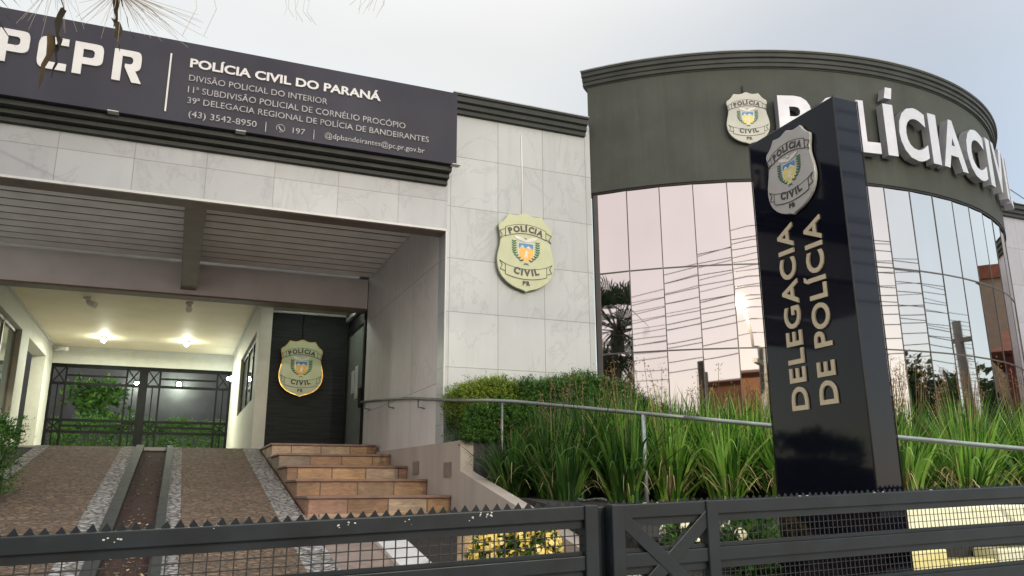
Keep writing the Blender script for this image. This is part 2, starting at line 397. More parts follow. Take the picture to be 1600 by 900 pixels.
# ------------------------------------------------------------------ ground
def gz(x): return -1.62+.03*max(-6, min(9, x))
mb = MB(); mb.box(-400, 400, -400, 400, -2.4, -1.95); tag(obj("ground", mb, m_conc), kind='structure')
mb = MB(); mb.prism([(-60, -6.0), (60, -6.0), (60, -.8), (-60, -.8)], -2.2, -1.9); tag(obj("road", mb, m_asph), kind='structure')
mb = MB()
xs = [-60, -6, 9, 60]
for a, c2 in zip(xs[:-1], xs[1:]):
    mb.add([(a, -.8, gz(a)), (c2, -.8, gz(c2)), (c2, 2.62, gz(c2)), (a, 2.62, gz(a)), (a, -.8, -2.3), (c2, -.8, -2.3), (c2, 2.62, -2.3), (a, 2.62, -2.3)],
           [(0, 1, 2, 3), (0, 4, 5, 1), (2, 6, 7, 3)])
tag(obj("sidewalk", mb, m_conc), kind='structure')
mb = MB(); mb.box(-60, 60, -9.0, -6.0, -2.2, -1.76); tag(obj("far_sidewalk", mb, m_conc), kind='structure')

def rz(y): return .175*y-1.636                     # slope of the drive
YG, YC = 2.62, 13.10
def ramp(name, x0, x1, y0, y1, mat, dz=0, seg=1, **kw):
    mb = MB(); mb.add([(x0, y0, rz(y0)+dz), (x1, y0, rz(y0)+dz), (x1, y1, rz(y1)+dz), (x0, y1, rz(y1)+dz),
                       (x0, y0, rz(y0)+dz-.3), (x1, y0, rz(y0)+dz-.3), (x1, y1, rz(y1)+dz-.3), (x0, y1, rz(y1)+dz-.3)],
                      [(0, 1, 2, 3), (0, 4, 5, 1), (1, 5, 6, 2), (3, 7, 4, 0), (2, 6, 7, 3)])
    return tag(obj(name, mb, mat), kind='structure')
ramp("driveway", -1.61, -.69, YG, YC, m_cob)
ramp("driveway", .115, .965, YG, YC, m_cob)
ramp("driveway_border", -1.77, -1.61, YG, YC, m_cobw, .004)
ramp("driveway_border", -.69, -.50, YG, YC, m_cobw, .004)
ramp("driveway_border", -.005, .115, YG, YC, m_cobw, .004)
ramp("driveway_border", .965, 1.205, YG, YC, m_cobw, .004)
ramp("kerb", -.50, -.40, YG, YC, m_kerb, .03)
ramp("kerb", -.085, -.005, YG, YC, m_kerb, .03)
ramp("soil_strip", -.40, -.085, YG, YC, m_soil, -.05)
ramp("front_path", 1.205, 1.64, YG, 8.2, m_pave, -.002)
ramp("white_kerb", 1.64, 1.90, YG, 7.6, m_wkerb, .03)
ramp("flower_bed", 1.90, 2.66, YG, 8.2, m_dirt, -.02)
mb = MB(); mb.add([(2.801, 3.75, -.50), (3.97, 3.75, -.50), (3.97, 4.62, -.42), (2.801, 4.62, -.42)], [(0, 1, 2, 3)]); mb.box(2.801, 3.97, 3.66, 3.749, -1.6, -.48)
tag(obj("flower_bed", mb, m_dirt), kind='structure')
mb = MB(); mb.box(2.801, 12, 2.63, 4.5, -1.6, -1.3); tag(obj("side_ground", mb, m_dirt), kind='structure')
ramp("side_ground", -6, -1.77, YG, YC, m_dirt, -.03)
mb = MB(); mb.box(-2.74, 2.71, YC, 27, .2, .655); tag(obj("carport_floor", mb, m_floor), kind='structure')
mb = MB(); mb.box(-6, 6, 20.9, 27.2, .16, .60); tag(obj("courtyard_ground", mb, m_dirt), kind='structure')
# planter bed: soil behind the totem, rising to the drum
mb = MB()
g = lambda x, y: -.05+.05*(y-6.5)*(1 if y > 6.5 else 2.2)+.015*(x-4) + .02*math.sin(3*x+y*2)
nx, ny = 34, 19
for i in range(nx):
    for j in range(ny):
        def q(i, j): x = 2.802+i*.30; y = 4.62+j*.20; return (x, y, g(x, y))
        mb.face([q(i, j), q(i+1, j), q(i+1, j+1), q(i, j+1)], 0, True)
for j in range(ny):
    y0_, y1_ = 4.62+j*.20, 4.62+(j+1)*.20
    mb.face([(2.802, y0_, -1.6), (2.802, y0_, g(2.802, y0_)), (2.802, y1_, g(2.802, y1_)), (2.802, y1_, -1.6)])
for i in range(nx):
    x0_, x1_ = 2.802+i*.30, 2.802+(i+1)*.30
    mb.face([(x0_, 4.62, -1.6), (x1_, 4.62, -1.6), (x1_, 4.62, g(x1_, 4.62)), (x0_, 4.62, g(x0_, 4.62))])
tag(obj("planter_soil", mb, m_dirt), kind='structure')

# ------------------------------------------------------------------ building
B = thing("police_station", "pale marble police station with a carport, a dark sign band and a round glass corner", "building", (0, 8.5, 0))
mb = MB()
mb.box(2.71, 4.625, 8.5, 8.8, -.6, 4.6)
obj("facade_wall", mb, m_marble, B)
mb = MB(); mb.box(-6, 2.709, 8.5, 8.735, 2.965, 3.6); mb.box(-6, 2.709, 8.5, 8.735, 3.6, 4.5); obj("lintel_wall", mb, m_marble2, B)
mb = MB(); mb.box(-6, 2.708, 8.485, 8.53, 2.938, 2.963); obj("drip_edge", mb, m_trim, B)
mb = MB(); mb.box(-6, 2.706, 8.531, 8.74, 2.935, 2.962); mb.box(-.12, .10, 8.741, 12.63, 2.95, 3.33); obj("brown_beam", mb, m_brown, B)
mb = MB(); mb.box(2.695, 2.712, 8.488, 8.512, .5, 2.936); obj("corner_trim", mb, m_trim, B)
mb = MB(); mb.box(2.71, 3.0, 8.801, 12.64, -.4, 3.6); obj("recess_wall", mb, m_recess, B)
mb = MB()
y = 8.79
while y < 12.50:
    mb.box(-6, 2.703, y, y+.238, 3.372, 3.379)
    y += .287
obj("slat_ceiling", mb, m_slat, B)
mb = MB(); mb.box(-6, 2.709, 8.74, 12.62, 3.41, 3.7); obj("soffit_slab", mb, m_void, B)  # dark slab just above the slats, its colour stands for shade in the gaps
mb = MB(); mb.box(-6, 2.70, 12.64, 12.9, 2.885, 3.37); obj("carport_beam", mb, m_beamgrey, B)
mb = MB(); mb.box(-6, 2.70, 12.63, 12.91, 2.855, 2.883); obj("beam_edge", mb, m_brown, B)
# carport interior
mb = MB()
mb.box(-2.74, 1.165, 12.9, 20.8, 3.29, 3.36)
k = MB(); k.box(-2.74, 1.163, 12.911, 20.79, 3.286, 3.289)
obj("carport_ceiling", mb, m_ceil, B)
mb = MB(); mb.box(-2.735, 1.16, 20.72, 20.76, 3.255, 3.285); mb.box(-2.735, -2.70, 12.95, 20.7, 3.255, 3.285); mb.box(1.125, 1.16, 12.95, 20.7, 3.255, 3.285); obj("ceiling_moulding", mb, m_trim, B)
mb = MB(); mb.box(-2.74, 1.165, 20.8, 21.0, 2.90, 3.36); obj("back_lintel", mb, m_white, B)
mb = MB()      # left wall: header, piers, two openings
mb.box(-3.0, -2.74, 12.9, 21.0, 2.90, 3.36)
mb.box(-3.0, -2.74, 12.9, 13.3, .3, 2.90); mb.box(-3.0, -2.74, 16.7, 17.5, .3, 2.90); mb.box(-3.0, -2.74, 19.8, 21.0, .3, 2.90)
mb.box(-3.0, -2.74, 13.3, 16.7, .3, 1.3)
obj("carport_side_wall", mb, m_white, B)
wf = MB()
for yy in (13.3, 14.4, 15.5, 16.62): wf.box(-2.88, -2.83, yy, yy+.07, 1.3, 2.9)
wf.box(-2.88, -2.83, 13.3, 16.7, 2.83, 2.9); wf.box(-2.88, -2.83, 13.3, 16.7, 1.3, 1.36)
W1 = obj("side_window", wf, m_brown, B)
mb = MB(); mb.box(-2.862, -2.85, 13.37, 16.62, 1.36, 2.83); obj("window_pane", mb, m_pane, W1)
mb = MB(); mb.box(-3.6, -3.5, 17, 20.5, .3, 3.36); obj("outer_wall", mb, m_white, B)
mb = MB()      # right wall of the carport with a window opening
mb.box(1.165, 1.36, 13.9, 14.5, .3, 3.36); mb.box(1.165, 1.36, 14.5, 17.9, .3, 1.55); mb.box(1.165, 1.36, 14.5, 17.9, 2.75, 3.36); mb.box(1.165, 1.36, 17.9, 21.0, .3, 3.36)
obj("office_wall", mb, m_white, B)
wf = MB()
for yy in (14.5, 15.6, 16.72, 17.83): wf.box(1.22, 1.27, yy, yy+.07, 1.55, 2.75)
wf.box(1.22, 1.27, 14.5, 17.9, 2.69, 2.75); wf.box(1.22, 1.27, 14.5, 17.9, 1.55, 1.61)
W2 = obj("office_window", wf, m_mblack, B)
mb = MB(); mb.box(1.24, 1.25, 14.57, 17.83, 1.61, 2.69); obj("window_pane", mb, m_pane, W2)
# entrance recess
mb = MB(); mb.box(1.366, 2.70, 14.1, 14.3, .3, 3.3); obj("panelled_wall", mb, m_wood, B)
mb = MB(); mb.box(1.17, 2.70, 12.92, 14.3, 3.06, 3.28); obj("entrance_ceiling", mb, m_white, B)
mb = MB(); mb.box(2.64, 2.69, 12.95, 14.08, 2.93, 3.0); obj("entrance_moulding", mb, m_trim, B)
mb = MB(); mb.box(2.71, 2.95, 12.641, 14.3, 2.80, 3.6); obj("door_header", mb, m_wood, B)
mb = MB(); mb.box(1.40, 2.50, 13.16, 13.24, 3.015, 3.028); mb.box(1.38, 2.52, 13.14, 13.26, 3.0285, 3.058, 1)
obj("hidden_strip_lamp", mb, [emit("strip_glow", (.88, .97, .80), 16), m_trim], B)  # lamp added out of view behind the beam to light the entrance emblem
mb = MB(); mb.box(1.367, 2.64, 14.05, 14.098, 3.02, 3.058); obj("entrance_moulding", mb, m_trim, B)
D1 = MB()
for yy, ww in ((12.65, .09), (14.02, .075)): D1.box(2.68, 2.76, yy, yy+ww, .655, 2.8)
D1.box(2.68, 2.76, 12.74, 14.02, 2.68, 2.8); D1.box(2.69, 2.75, 12.74, 14.02, .655, .72)
D1 = obj("entrance_door", D1, m_mblack, B)
mb = MB(); mb.box(2.712, 2.724, 12.742, 14.018, .722, 2.678); obj("door_pane", mb, m_pane, D1)
mb = MB(); mb.box(2.64, 2.68, 12.70, 12.80, 1.3, 1.62); obj("door_handle", mb, m_mblack, D1, bevel=.008)
mb = MB(); mb.box(2.706, 2.711, 13.2, 13.42, 1.5, 2.05); mb.box(2.706, 2.711, 13.5, 13.72, 1.62, 2.0); obj("door_notice", mb, m_trim, D1)
# cornices of the straight part
def cornice_run(name, x0, x1, y, prof, parent):
    mb = MB(); n = len(prof)
    vs = [(x, y-d, z) for x in (x0, x1) for d, z in prof]
    mb.add(vs, [(i, i+1, n+i+1, n+i) for i in range(n-1)]+[tuple(range(n-1, -1, -1)), tuple(range(n, 2*n))])
    return obj(name, mb, [m_cornice, m_flash], parent)
prof_hi = [(d_, 4.645-(4.645-z_)*.66) for d_, z_ in [(-.02, 4.32), (.05, 4.33), (.05, 4.40), (.085, 4.42), (.085, 4.50), (.125, 4.52), (.125, 4.61), (.15, 4.622), (.15, 4.645), (-.02, 4.645)]]
cornice_run("parapet_cornice", 2.72, 4.545, 8.5, prof_hi, B)
prof_lo = [(-.02, 3.487), (.06, 3.492), (.06, 3.535), (.04, 3.54), (.13, 3.548), (.13, 3.59), (.11, 3.595), (.22, 3.602), (.22, 3.655), (-.02, 3.66)]
cornice_run("sign_cornice", -6, 2.69, 8.5, prof_lo, B)
mb = MB(); mb.box(2.72, 4.545, 8.34, 8.6, 4.648, 4.66); obj("parapet_flashing", mb, m_flash, B)
mb = MB(); mb.box(-6, 4.6, 8.81, 14, 4.0, 4.4); mb.box(-6,5,14.3,20,3.4,3.9); obj("flat_roof", mb, m_conc, B)
# round corner
CX, CY = 8.373, 11.928
def cyl(th, r, z): th = math.radians(th); return (CX+r*math.sin(th), CY-r*math.cos(th), z)
def lathe(prof, a0, a1, n, closed=True, smooth=True, m=0, mb=None):
    mb = mb or MB(); base = len(mb.v); kk = len(prof)
    for i in range(n+1):
        th = a0+(a1-a0)*i/n
        for r, z in prof: mb.v.append(cyl(th, r, z))
    rng = range(kk) if closed else range(kk-1)
    for i in range(n):
        for j in rng:
            j2 = (j+1) % kk
            mb.f.append((base+i*kk+j, base+(i+1)*kk+j, base+(i+1)*kk+j2, base+i*kk+j2)); mb.m.append(m); mb.sm.append(False)
    if closed:
        mb.f.append(tuple(base+j for j in range(kk))); mb.m.append(m); mb.sm.append(False)
        mb.f.append(tuple(base+n*kk+j for j in range(kk-1, -1, -1))); mb.m.append(m); mb.sm.append(False)
    return mb
obj("round_band_wall", lathe([(4.8, 3.69), (5.06, 3.69), (5.06, 5.17), (4.8, 5.17)], -47.75, 78, 150), m_olive, B)
obj("band_shadow_gap", lathe([(4.9, 3.66), (5.05, 3.66), (5.05, 3.689), (4.9, 3.689)], -48.0, 78, 150), m_mblack, B)
obj("round_cornice", lathe([(4.8, 5.171), (5.072, 5.171), (5.072, 5.18), (5.095, 5.19), (5.095, 5.235), (5.112, 5.243), (5.118, 5.285), (5.145, 5.297), (5.145, 5.345), (5.16, 5.352), (5.16, 5.372), (4.8, 5.372)], -48.3, 78, 150), m_cornice, B)
obj("round_flashing", lathe([(4.8, 5.374), (5.166, 5.374), (5.166, 5.386), (4.8, 5.386)], -48.4, 78, 150), m_flash, B)
mb = MB(); mb.face([cyl(-49+127*i/60, 4.95, 5.36) for i in range(61)]); obj("round_roof", mb, m_conc, B)
ST, A0 = 4.63, -47.1
cw = MB()
RZ = [-.35, .60, 1.605, 2.615, 3.66]
for kx in range(0, 26):
    a = A0+ST*kx
    p = Vector(cyl(a, 5.043, 0)); q = Vector(cyl(a, 4.96, 0)); wd = .006 if kx else .03
    t = Vector((math.cos(math.radians(a)), math.sin(math.radians(a)), 0))
    cw.add([p-t*wd, p+t*wd, q+t*wd, q-t*wd]+[v+Vector((0, 0, 3.658)) for v in (p-t*wd, p+t*wd, q+t*wd, q-t*wd)]+[], [(0, 1, 5, 4), (1, 2, 6, 5), (3, 0, 4, 7)]) if False else None
    zz0, zz1 = RZ[0], RZ[-1]-.002
    vs = [(v.x, v.y, z) for z in (zz0, zz1) for v in (p-t*wd, p+t*wd, q+t*wd, q-t*wd)]
    cw.add(vs, [(0, 1, 5, 4), (1, 2, 6, 5), (2, 3, 7, 6), (3, 0, 4, 7), (0, 3, 2, 1), (4, 5, 6, 7)])
for z in RZ[1:-1]:
    for kx in range(0, 25):
        a, a2 = A0+ST*kx, A0+ST*(kx+1)
        vs = [cyl(th, r, zz) for zz in (z-.009, z+.009) for th, r in ((a+.12, 5.0425), (a2-.12, 5.0425), (a2-.12, 4.96), (a+.12, 4.96))]
        cw.add(vs, [(0, 1, 5, 4), (1, 2, 6, 5), (2, 3, 7, 6), (3, 0, 4, 7), (0, 3, 2, 1), (4, 5, 6, 7)])
CW = obj("curtain_wall", cw, m_mull, B)
rg = random.Random(3)
for kx in range(0, 25):
    for rr in range(4):
        a, a2 = A0+ST*kx+.06, A0+ST*(kx+1)-.06
        t1, t2, t3 = (rg.uniform(-.0022, .0022) for _ in range(3))
        z0, z1 = RZ[rr]+.004, RZ[rr+1]-.004
        mb = MB()
        o4 = [cyl(a, 5.038+t1, z0), cyl(a2, 5.038+t2, z0), cyl(a2, 5.038+t2+t3, z1), cyl(a, 5.038+t1+t3, z1)]
        i4 = [cyl(a, 5.02, z0), cyl(a2, 5.02, z0), cyl(a2, 5.02, z1), cyl(a, 5.02, z1)]
        mb.add(o4+i4, [(0, 1, 2, 3), (7, 6, 5, 4), (0, 4, 5, 1), (1, 5, 6, 2), (2, 6, 7, 3), (3, 7, 4, 0)])
        obj("glass_pane", mb, m_mirror, CW)
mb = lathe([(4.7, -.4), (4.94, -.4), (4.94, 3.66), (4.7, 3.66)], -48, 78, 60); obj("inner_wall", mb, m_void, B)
# straight wall right of the round corner
mb = MB(); mb.box(11.5, 16.4, 8.62, 8.9, -.6, 4.45); obj("end_wall", mb, marble("marble_end", 0, 12.75, .60, .086, .6345, (.27, .27, .30)), B)
cornice_run("end_cornice", 11.6, 16.4, 8.62, prof_hi, B)

# ------------------------------------------------------------------ emblems
def half_outline(H):
    W = .75*H
    h = [(0, 0), (.05, .012), (.10, .030), (.16, .040), (.23, .036), (.29, .028), (.315, .055), (.35, .095), (.40, .135), (.46, .165), (.475, .20), (.462, .25), (.445, .31), (.44, .37),
         (.452, .43), (.475, .50), (.495, .57), (.50, .64), (.488, .71), (.46, .775), (.41, .835), (.34, .885), (.26, .925), (.17, .955), (.08, .972), (.03, .985), (0, 1.0)]
    r = [(x*W, H/2-y*H) for x, y in h]
    return r
def emblem(name, label, loc, X, Yv, H, m_plate, m_edge, m_field, lift, arms_top=None):
    X = Vector(X).normalized(); Yv = Vector(Yv).normalized(); Z = X.cross(Yv)
    R = Matrix((X, Yv, Z)).transposed()
    t = thing(name, label, "emblem sign", loc, rot=R.to_euler(), local=True)
    r = half_outline(H); W = .75*H
    poly = r+[(-x, y) for x, y in reversed(r[1:-1])]
    poly = poly[::-1]
    mb = MB(); mb.prism(poly, lift, lift+.03*H+.004, 0, None, 1); obj("shield_plate", mb, [m_plate, m_edge], t, bevel=.006*H)
    # raised thin border line
    zt = lift+.03*H+.004
    mb = MB(); n = len(poly)
    def strip(pts, wd, z0, z1, closed=False, m=0):
        k = len(pts)
        for i in range(k if closed else k-1):
            a = Vector(pts[i]); b2 = Vector(pts[(i+1) % k]); d = (b2-a)
            if d.length < 1e-6: continue
            nn = Vector((-d.y, d.x)).normalized()*wd/2; e = d.normalized()*wd*.4
            mb.prism([tuple(a-e-nn), tuple(b2+e-nn), tuple(b2+e+nn), tuple(a-e+nn)], z0, z1, m)
    def arc(x0, x1, yc, sag, k=14): return [(x0+(x1-x0)*i/k, yc+sag*(1-((2*i/k)-1)**2)) for i in range(k+1)]
    lw = .0065*H
    # ribbons: upper arches up, lower sags
    for (yc, sag, hw, hb, ty) in ((.235*H, .055*H, .355*W, .115*H, -1), (-.235*H, -.045*H, .36*W, .125*H, 1)):
        rib = MB(); lo = arc(-hw, hw, yc-hb/2, sag); hi = arc(-hw, hw, yc+hb/2, sag)
        rib.prism(lo+hi[::-1], zt+.0005, zt+.005*H); obj("ribbon", rib, m_plate, t)
        strip(lo, lw, zt+.001, zt+.0075*H); strip(hi, lw, zt+.001, zt+.0075*H)
        for sx in (-1, 1):
            strip([(sx*hw, yc-hb/2), (sx*hw, yc+hb/2)], lw, zt+.001, zt+.0073*H)
            ye = yc-ty*0
            d = -.045*H if ty < 0 else .05*H
            tail = [(sx*hw, ye-hb*.30+d*.2), (sx*(hw+.09*W), ye-hb*.42+d), (sx*(hw+.055*W), ye+d), (sx*(hw+.10*W), ye+hb*.42+d), (sx*hw, ye+hb*.42+d*.2)]
            strip(tail, lw, zt+.001, zt+.0071*H)
    obj("ribbon_outline", mb, m_ink, t)
    if m_edge is m_gold:
        mb = MB(); strip([(x*.985, y*.985) for x, y in poly], .011*H, zt-.002, zt+.004*H, True); obj("brass_rim", mb, m_gold, t)
    # lettering
    def arctext(s, hw, y, sag, cap, off):
        lt = MB(); ws = []; gl = []
        for ch in s:
            v, f = text_mesh(ch, 1.0, .5, off); hv, _ = text_mesh("H", 1.0, .5, off)
            h0 = min(q[1] for q in hv); h1 = max(q[1] for q in hv); k = cap/(h1-h0)
            a = min(q[0] for q in v); b2 = max(q[0] for q in v)
            gl.append(([((q[0]-(a+b2)/2)*k, (q[1]-h0)*k, q[2]) for q in v], f)); ws.append((b2-a)*k)
        tot = sum(ws); gap = (2*hw-tot)/(len(s)-1); x = -hw
        for (v, f), wd in zip(gl, ws):
            xc = x+wd/2; u = xc/hw; yy = y+sag*(1-u*u); sl2 = math.atan(-2*sag*u/hw)
            cs, sn = math.cos(sl2), math.sin(sl2)
            lt.add([(xc+p[0]*cs-p[1]*sn, yy+p[0]*sn+p[1]*cs, zt+.0055*H+(p[2]+.5)*.004*H) for p in v], f)
            x += wd+gap
        obj("lettering", lt, m_ink, t)
    arctext("POLÍCIA", .29*W, .205*H, .048*H, .080*H, .05)
    arctext("CIVIL", .235*W, -.27*H, -.034*H, .088*H, .05)
    arctext("PR", .065*W, -.415*H, -.003*H, .054*H, .04)
    # coat of arms
    ca = MB(); s = H
    def shp(w2, top, bot, k=8):
        pts = [(-w2, top), (w2, top), (w2, bot+.10*s)]
        pts += [(w2*math.cos(PI/2*i/k), bot+.10*s-.10*s*math.sin(PI/2*i/k)) for i in range(1, k+1)]
        pts += [(-w2*math.sin(PI/2*i/k), bot+.10*s-.10*s*math.cos(PI/2*i/k)) for i in range(1, k+1)]
        return pts[::-1]
    ca.prism(shp(.105*s, .115*s, -.135*s), zt+.001, zt+.003*s, 3)
    ca.prism(shp(.096*s, .107*s, -.126*s), zt+.001, zt+.0045*s, 1)
    ca.prism([(-.096*s, .107*s), (-.096*s, .045*s), (-.05*s, .060*s), (0, .052*s), (.05*s, .062*s), (.096*s, .04*s), (.096*s, .107*s)], zt+.001, zt+.006*s, 0)
    ca.prism([(-.08*s, .052*s), (-.05*s, .085*s), (-.02*s, .054*s)], zt+.002, zt+.0068*s, 3)
    ca.prism([(-.005*s, .050*s), (.03*s, .078*s), (.075*s, .045*s)], zt+.002, zt+.0068*s, 3)
    # sower figure
    ca.prism([(-.012*s, .0), (.0, .022*s), (.012*s, .022*s), (.018*s, .0), (.04*s, -.01*s), (.016*s, -.015*s), (.022*s, -.075*s), (.008*s, -.075*s), (.002*s, -.045*s), (-.012*s, -.078*s), (-.026*s, -.075*s), (-.012*s, -.02*s)][::-1], zt+.002, zt+.007*s, 3)
    obj("coat_of_arms", ca, [m_eblue, m_field, m_egreen, m_ewhite], t)
    bw = MB()
    for sx in (-1, 1):
        pl = [(0, .150*s), (sx*.03*s, .172*s), (sx*.085*s, .188*s), (sx*.155*s, .196*s), (sx*.135*s, .168*s), (sx*.105*s, .150*s), (sx*.055*s, .135*s), (0, .118*s)]
        bw.prism(pl if sx < 0 else pl[::-1], zt+.001, zt+.006*s)
    bw.sphere((0, .178*s, zt+.004*s), .014*s, 0, 6)
    obj("bird", bw, m_ewhite, t)
    lv = MB()
    for sx in (-1, 1):
        for i in range(9):
            f = i/8; yy = .115*s-.235*s*f; xx = .155*s*(1-(max(0, f-.45)/.62)**2*.75)
            for dd in (-1, 1):
                cx2, cy2 = sx*(xx+dd*.013*s), yy+.012*s; a = math.radians(60*dd*sx*-1+90)
                pts = [(cx2+.021*s*math.cos(u)*math.cos(a)-.010*s*math.sin(u)*math.sin(a), cy2+.021*s*math.cos(u)*math.sin(a)+.010*s*math.sin(u)*math.cos(a)) for u in [2*PI*q/8 for q in range(8)]]
                lv.prism(pts, zt+.001, zt+.0045*s)
    for sx in (-1, 1):
        lv.prism([(sx*.02*s, -.15*s), (sx*-.035*s, -.165*s), (sx*-.038*s, -.158*s), (sx*.02*s, -.138*s)][::sx], zt+.001, zt+.0042*s)
    obj("laurel_wreath", lv, m_egreen, t)
    return t
emblem("shield_emblem", "cream shield emblem on the white marble wall beside the round corner", (3.678, 8.5, 2.77), (1, 0, 0), (0, 0, 1), .985, m_cream, m_cream, m_egold, .045)
emblem("shield_emblem", "cream shield emblem with a brass rim on the dark panelled entrance wall", (1.90, 14.1, 2.07), (1, 0, 0), (0, 0, 1), .99, m_cream, m_gold, m_egold, .05)
th = math.radians(-25.2)
emblem("shield_emblem", "pale grey shield emblem on the curved dark green band, left of the big letters", cyl(-25.2, 5.06, 4.463), (math.cos(th), math.sin(th), 0), (0, 0, 1), .70, m_palegr, m_palegr, m_eyel, .05)
emblem("shield_emblem", "silver shield emblem at the top of the black glossy totem", (4.058*.77, 4.338*.77, 2.285*.77), (0, -1, 0), (0, 0, 1), .512, m_silver, m_silver, m_eyel, .004)
mb = MB(); mb.tube([(3.66, 8.490, 4.31), (3.665, 8.492, 3.8), (3.66, 8.490, 3.26)], .005, 6)
tag(obj("emblem_cable", mb, m_beamgrey), "thin pale cable dropping from the parapet cornice to the shield on marble", "cable")
mb = MB(); mb.tube([(1.90, 14.09, 3.0), (1.90, 14.09, 2.55)], .010, 6)
tag(obj("emblem_cable", mb, m_mblack), "thin black cable above the brass rimmed shield in the entrance", "cable")
mb = MB(); mb.tube([cyl(-25.4, 5.072, 4.93), cyl(-25.4, 5.072, 4.8)], .012, 6)
tag(obj("emblem_cable", mb, m_cornice), "short dark cable stub above the shield on the curved band", "cable")

# ------------------------------------------------------------------ sign panel
SG = thing("sign_panel", "long dark violet sign panel with white lettering above the carport", "sign", (0, 8.2, 3.6))
mb = MB(); mb.box(-6, 2.718, 8.2, 8.275, 3.655, 4.555); mb.box(-6, 2.7, 8.276, 8.49, 3.70, 4.50, 1); obj("panel", mb, [m_signp, m_cornice], SG)
YS = 8.2
def on_sign(x, y, z): return (x, YS-.002-z, y)
# wide cut-corner capitals, drawn as outlines with holes
def letter_outline(outer, holes):
    c = bpy.data.curves.new("l", 'CURVE'); c.dimensions = '2D'; c.fill_mode = 'BOTH'; c.extrude = .5
    for pl in [outer]+holes:
        s = c.splines.new('POLY'); s.points.add(len(pl)-1)
        for p, q in zip(s.points, pl): p.co = (q[0], q[1], 0, 1)
        s.use_cyclic_u = True
    o = bpy.data.objects.new("l", c); COL.objects.link(o); bpy.context.view_layer.update()
    me = bpy.data.meshes.new_from_object(o.evaluated_get(bpy.context.evaluated_depsgraph_get()))
    r = [tuple(v.co) for v in me.vertices], [tuple(p.vertices) for p in me.polygons]
    bpy.data.objects.remove(o); bpy.data.meshes.remove(me); bpy.data.curves.remove(c); return r
def rnd(pl, r=.12, k=4):      # round off the corners of a polygon where flagged
    out = []; n = len(pl)
    for i, p in enumerate(pl):
        rr = p[2] if len(p) > 2 else 0
        if rr <= 0: out.append((p[0], p[1])); continue
        a = Vector(pl[i-1][:2]); b2 = Vector(p[:2]); c2 = Vector(pl[(i+1) % n][:2])
        u = b2+(a-b2).normalized()*rr; v = b2+(c2-b2).normalized()*rr
        for q in range(k+1):
            f = q/k; out.append(tuple((1-f)**2*u+2*f*(1-f)*b2+f*f*v))
    return out
P_o = rnd([(0, 0), (.26, 0), (.26, .33), (.66, .33, .0), (.80, .36, .10), (.86, .48, .06), (.86, .86, .08), (.80, .98, .06), (.66, 1.0, .06), (0, 1.0)])
P_h = rnd([(.26, .54), (.54, .54, .05), (.60, .60, .04), (.60, .74, .04), (.54, .80, .04), (.26, .80)])
C_o = rnd([(.86, 0), (.22, 0, .10), (.05, .06, .08), (0, .22, .08), (0, .78, .08), (.05, .94, .08), (.22, 1, .10), (.86, 1), (.86, .78), (.36, .78, .06), (.27, .72, .05), (.27, .28, .05), (.36, .22, .06), (.86, .22)])
R_o = rnd([(0, 0), (.26, 0), (.26, .80), (.54, .80, .05), (.60, .74, .04), (.60, .62, .04), (.54, .56, .05), (.36, .56), (.36, .46), (.62, 0), (.92, 0), (.70, .37), (.80, .40, .08), (.86, .52, .05), (.86, .86, .08), (.80, .98, .06), (.66, 1.0, .06), (0, 1.0)])
for nm, x0, x1, o_, h_ in (("letter", -1.895, -1.63, P_o, [P_h]), ("letter", -1.56, -1.30, C_o, []), ("letter", -1.253, -.99, P_o, [P_h]), ("letter", -.903, -.645, R_o, [])):
    v, f = letter_outline(o_, h_); k = (x1-x0)/.88
    mb = MB(); mb.add([(x0+p[0]*k, 3.985+p[1]*.345, (p[2]+.5)*.02) for p in v], f, 0, False, on_sign); obj(nm, mb, m_letterw, SG)
mb = MB(); mb.box(-.394, -.378, 8.186, 8.199, 3.74, 4.39); obj("divider_bar", mb, m_letterw, SG)
for body, x0, x1, y0, cap, off, mt in (("POLÍCIA CIVIL DO PARANÁ", -.2, 1.805, 4.272, .100, .030, m_letterw),
        ("DIVISÃO POLICIAL DO INTERIOR", -.196, 1.217, 4.122, .066, .0, m_letterg),
        ("11ª SUBDIVISÃO POLICIAL DE CORNÉLIO PROCÓPIO", -.196, 2.10, 3.990, .068, .0, m_letterg),
        ("39ª DELEGACIA REGIONAL DE POLÍCIA DE BANDEIRANTES", -.19, 2.378, 3.870, .066, .0, m_letterg),
        ("(43) 3542-8950", -.166, .50, 3.722, .066, .0, m_letterg), ("|", .59, .598, 3.715, .085, .0, m_letterg),
        ("197", .87, 1.0, 3.722, .062, .0, m_letterg), ("|", 1.09, 1.098, 3.715, .085, .0, m_letterg),
        ("@dpbandeirantes@pc.pr.gov.br", 1.21, 2.331, 3.728, .060, .0, m_letterg)):
    v, f = fit_text(body, x0, x1, y0, cap, off, .005 if mt is m_letterg else .009)
    mb = MB(); mb.add([(p[0], p[1], p[2]+.004) for p in v], f, 0, False, on_sign); obj("text_line", mb, mt, SG)
mb = MB()     # telephone mark in a ring
for i in range(20):
    a, b2 = 2*PI*i/20, 2*PI*(i+1)/20
    if 3.6 < a < 4.2: continue
    q = lambda an, r: (.745+r*math.cos(an), 3.755+r*math.sin(an))
    mb.prism([q(a, .040), q(a, .046), q(b2, .046), q(b2, .040)][::-1], 0, .006, 0, on_sign)
mb.prism([(.722, 3.775), (.734, 3.78), (.74, 3.762), (.752, 3.745), (.768, 3.738), (.764, 3.726), (.745, 3.730), (.728, 3.750)], 0, .006, 0, on_sign)
obj("phone_mark", mb, m_letterg, SG)
mb = MB()
for x in (2.66, -.9, .3): mb.box(x, x+.10, 8.17, 8.26, 3.645, 3.653)
obj("mounting_clip", mb, m_trim, SG)

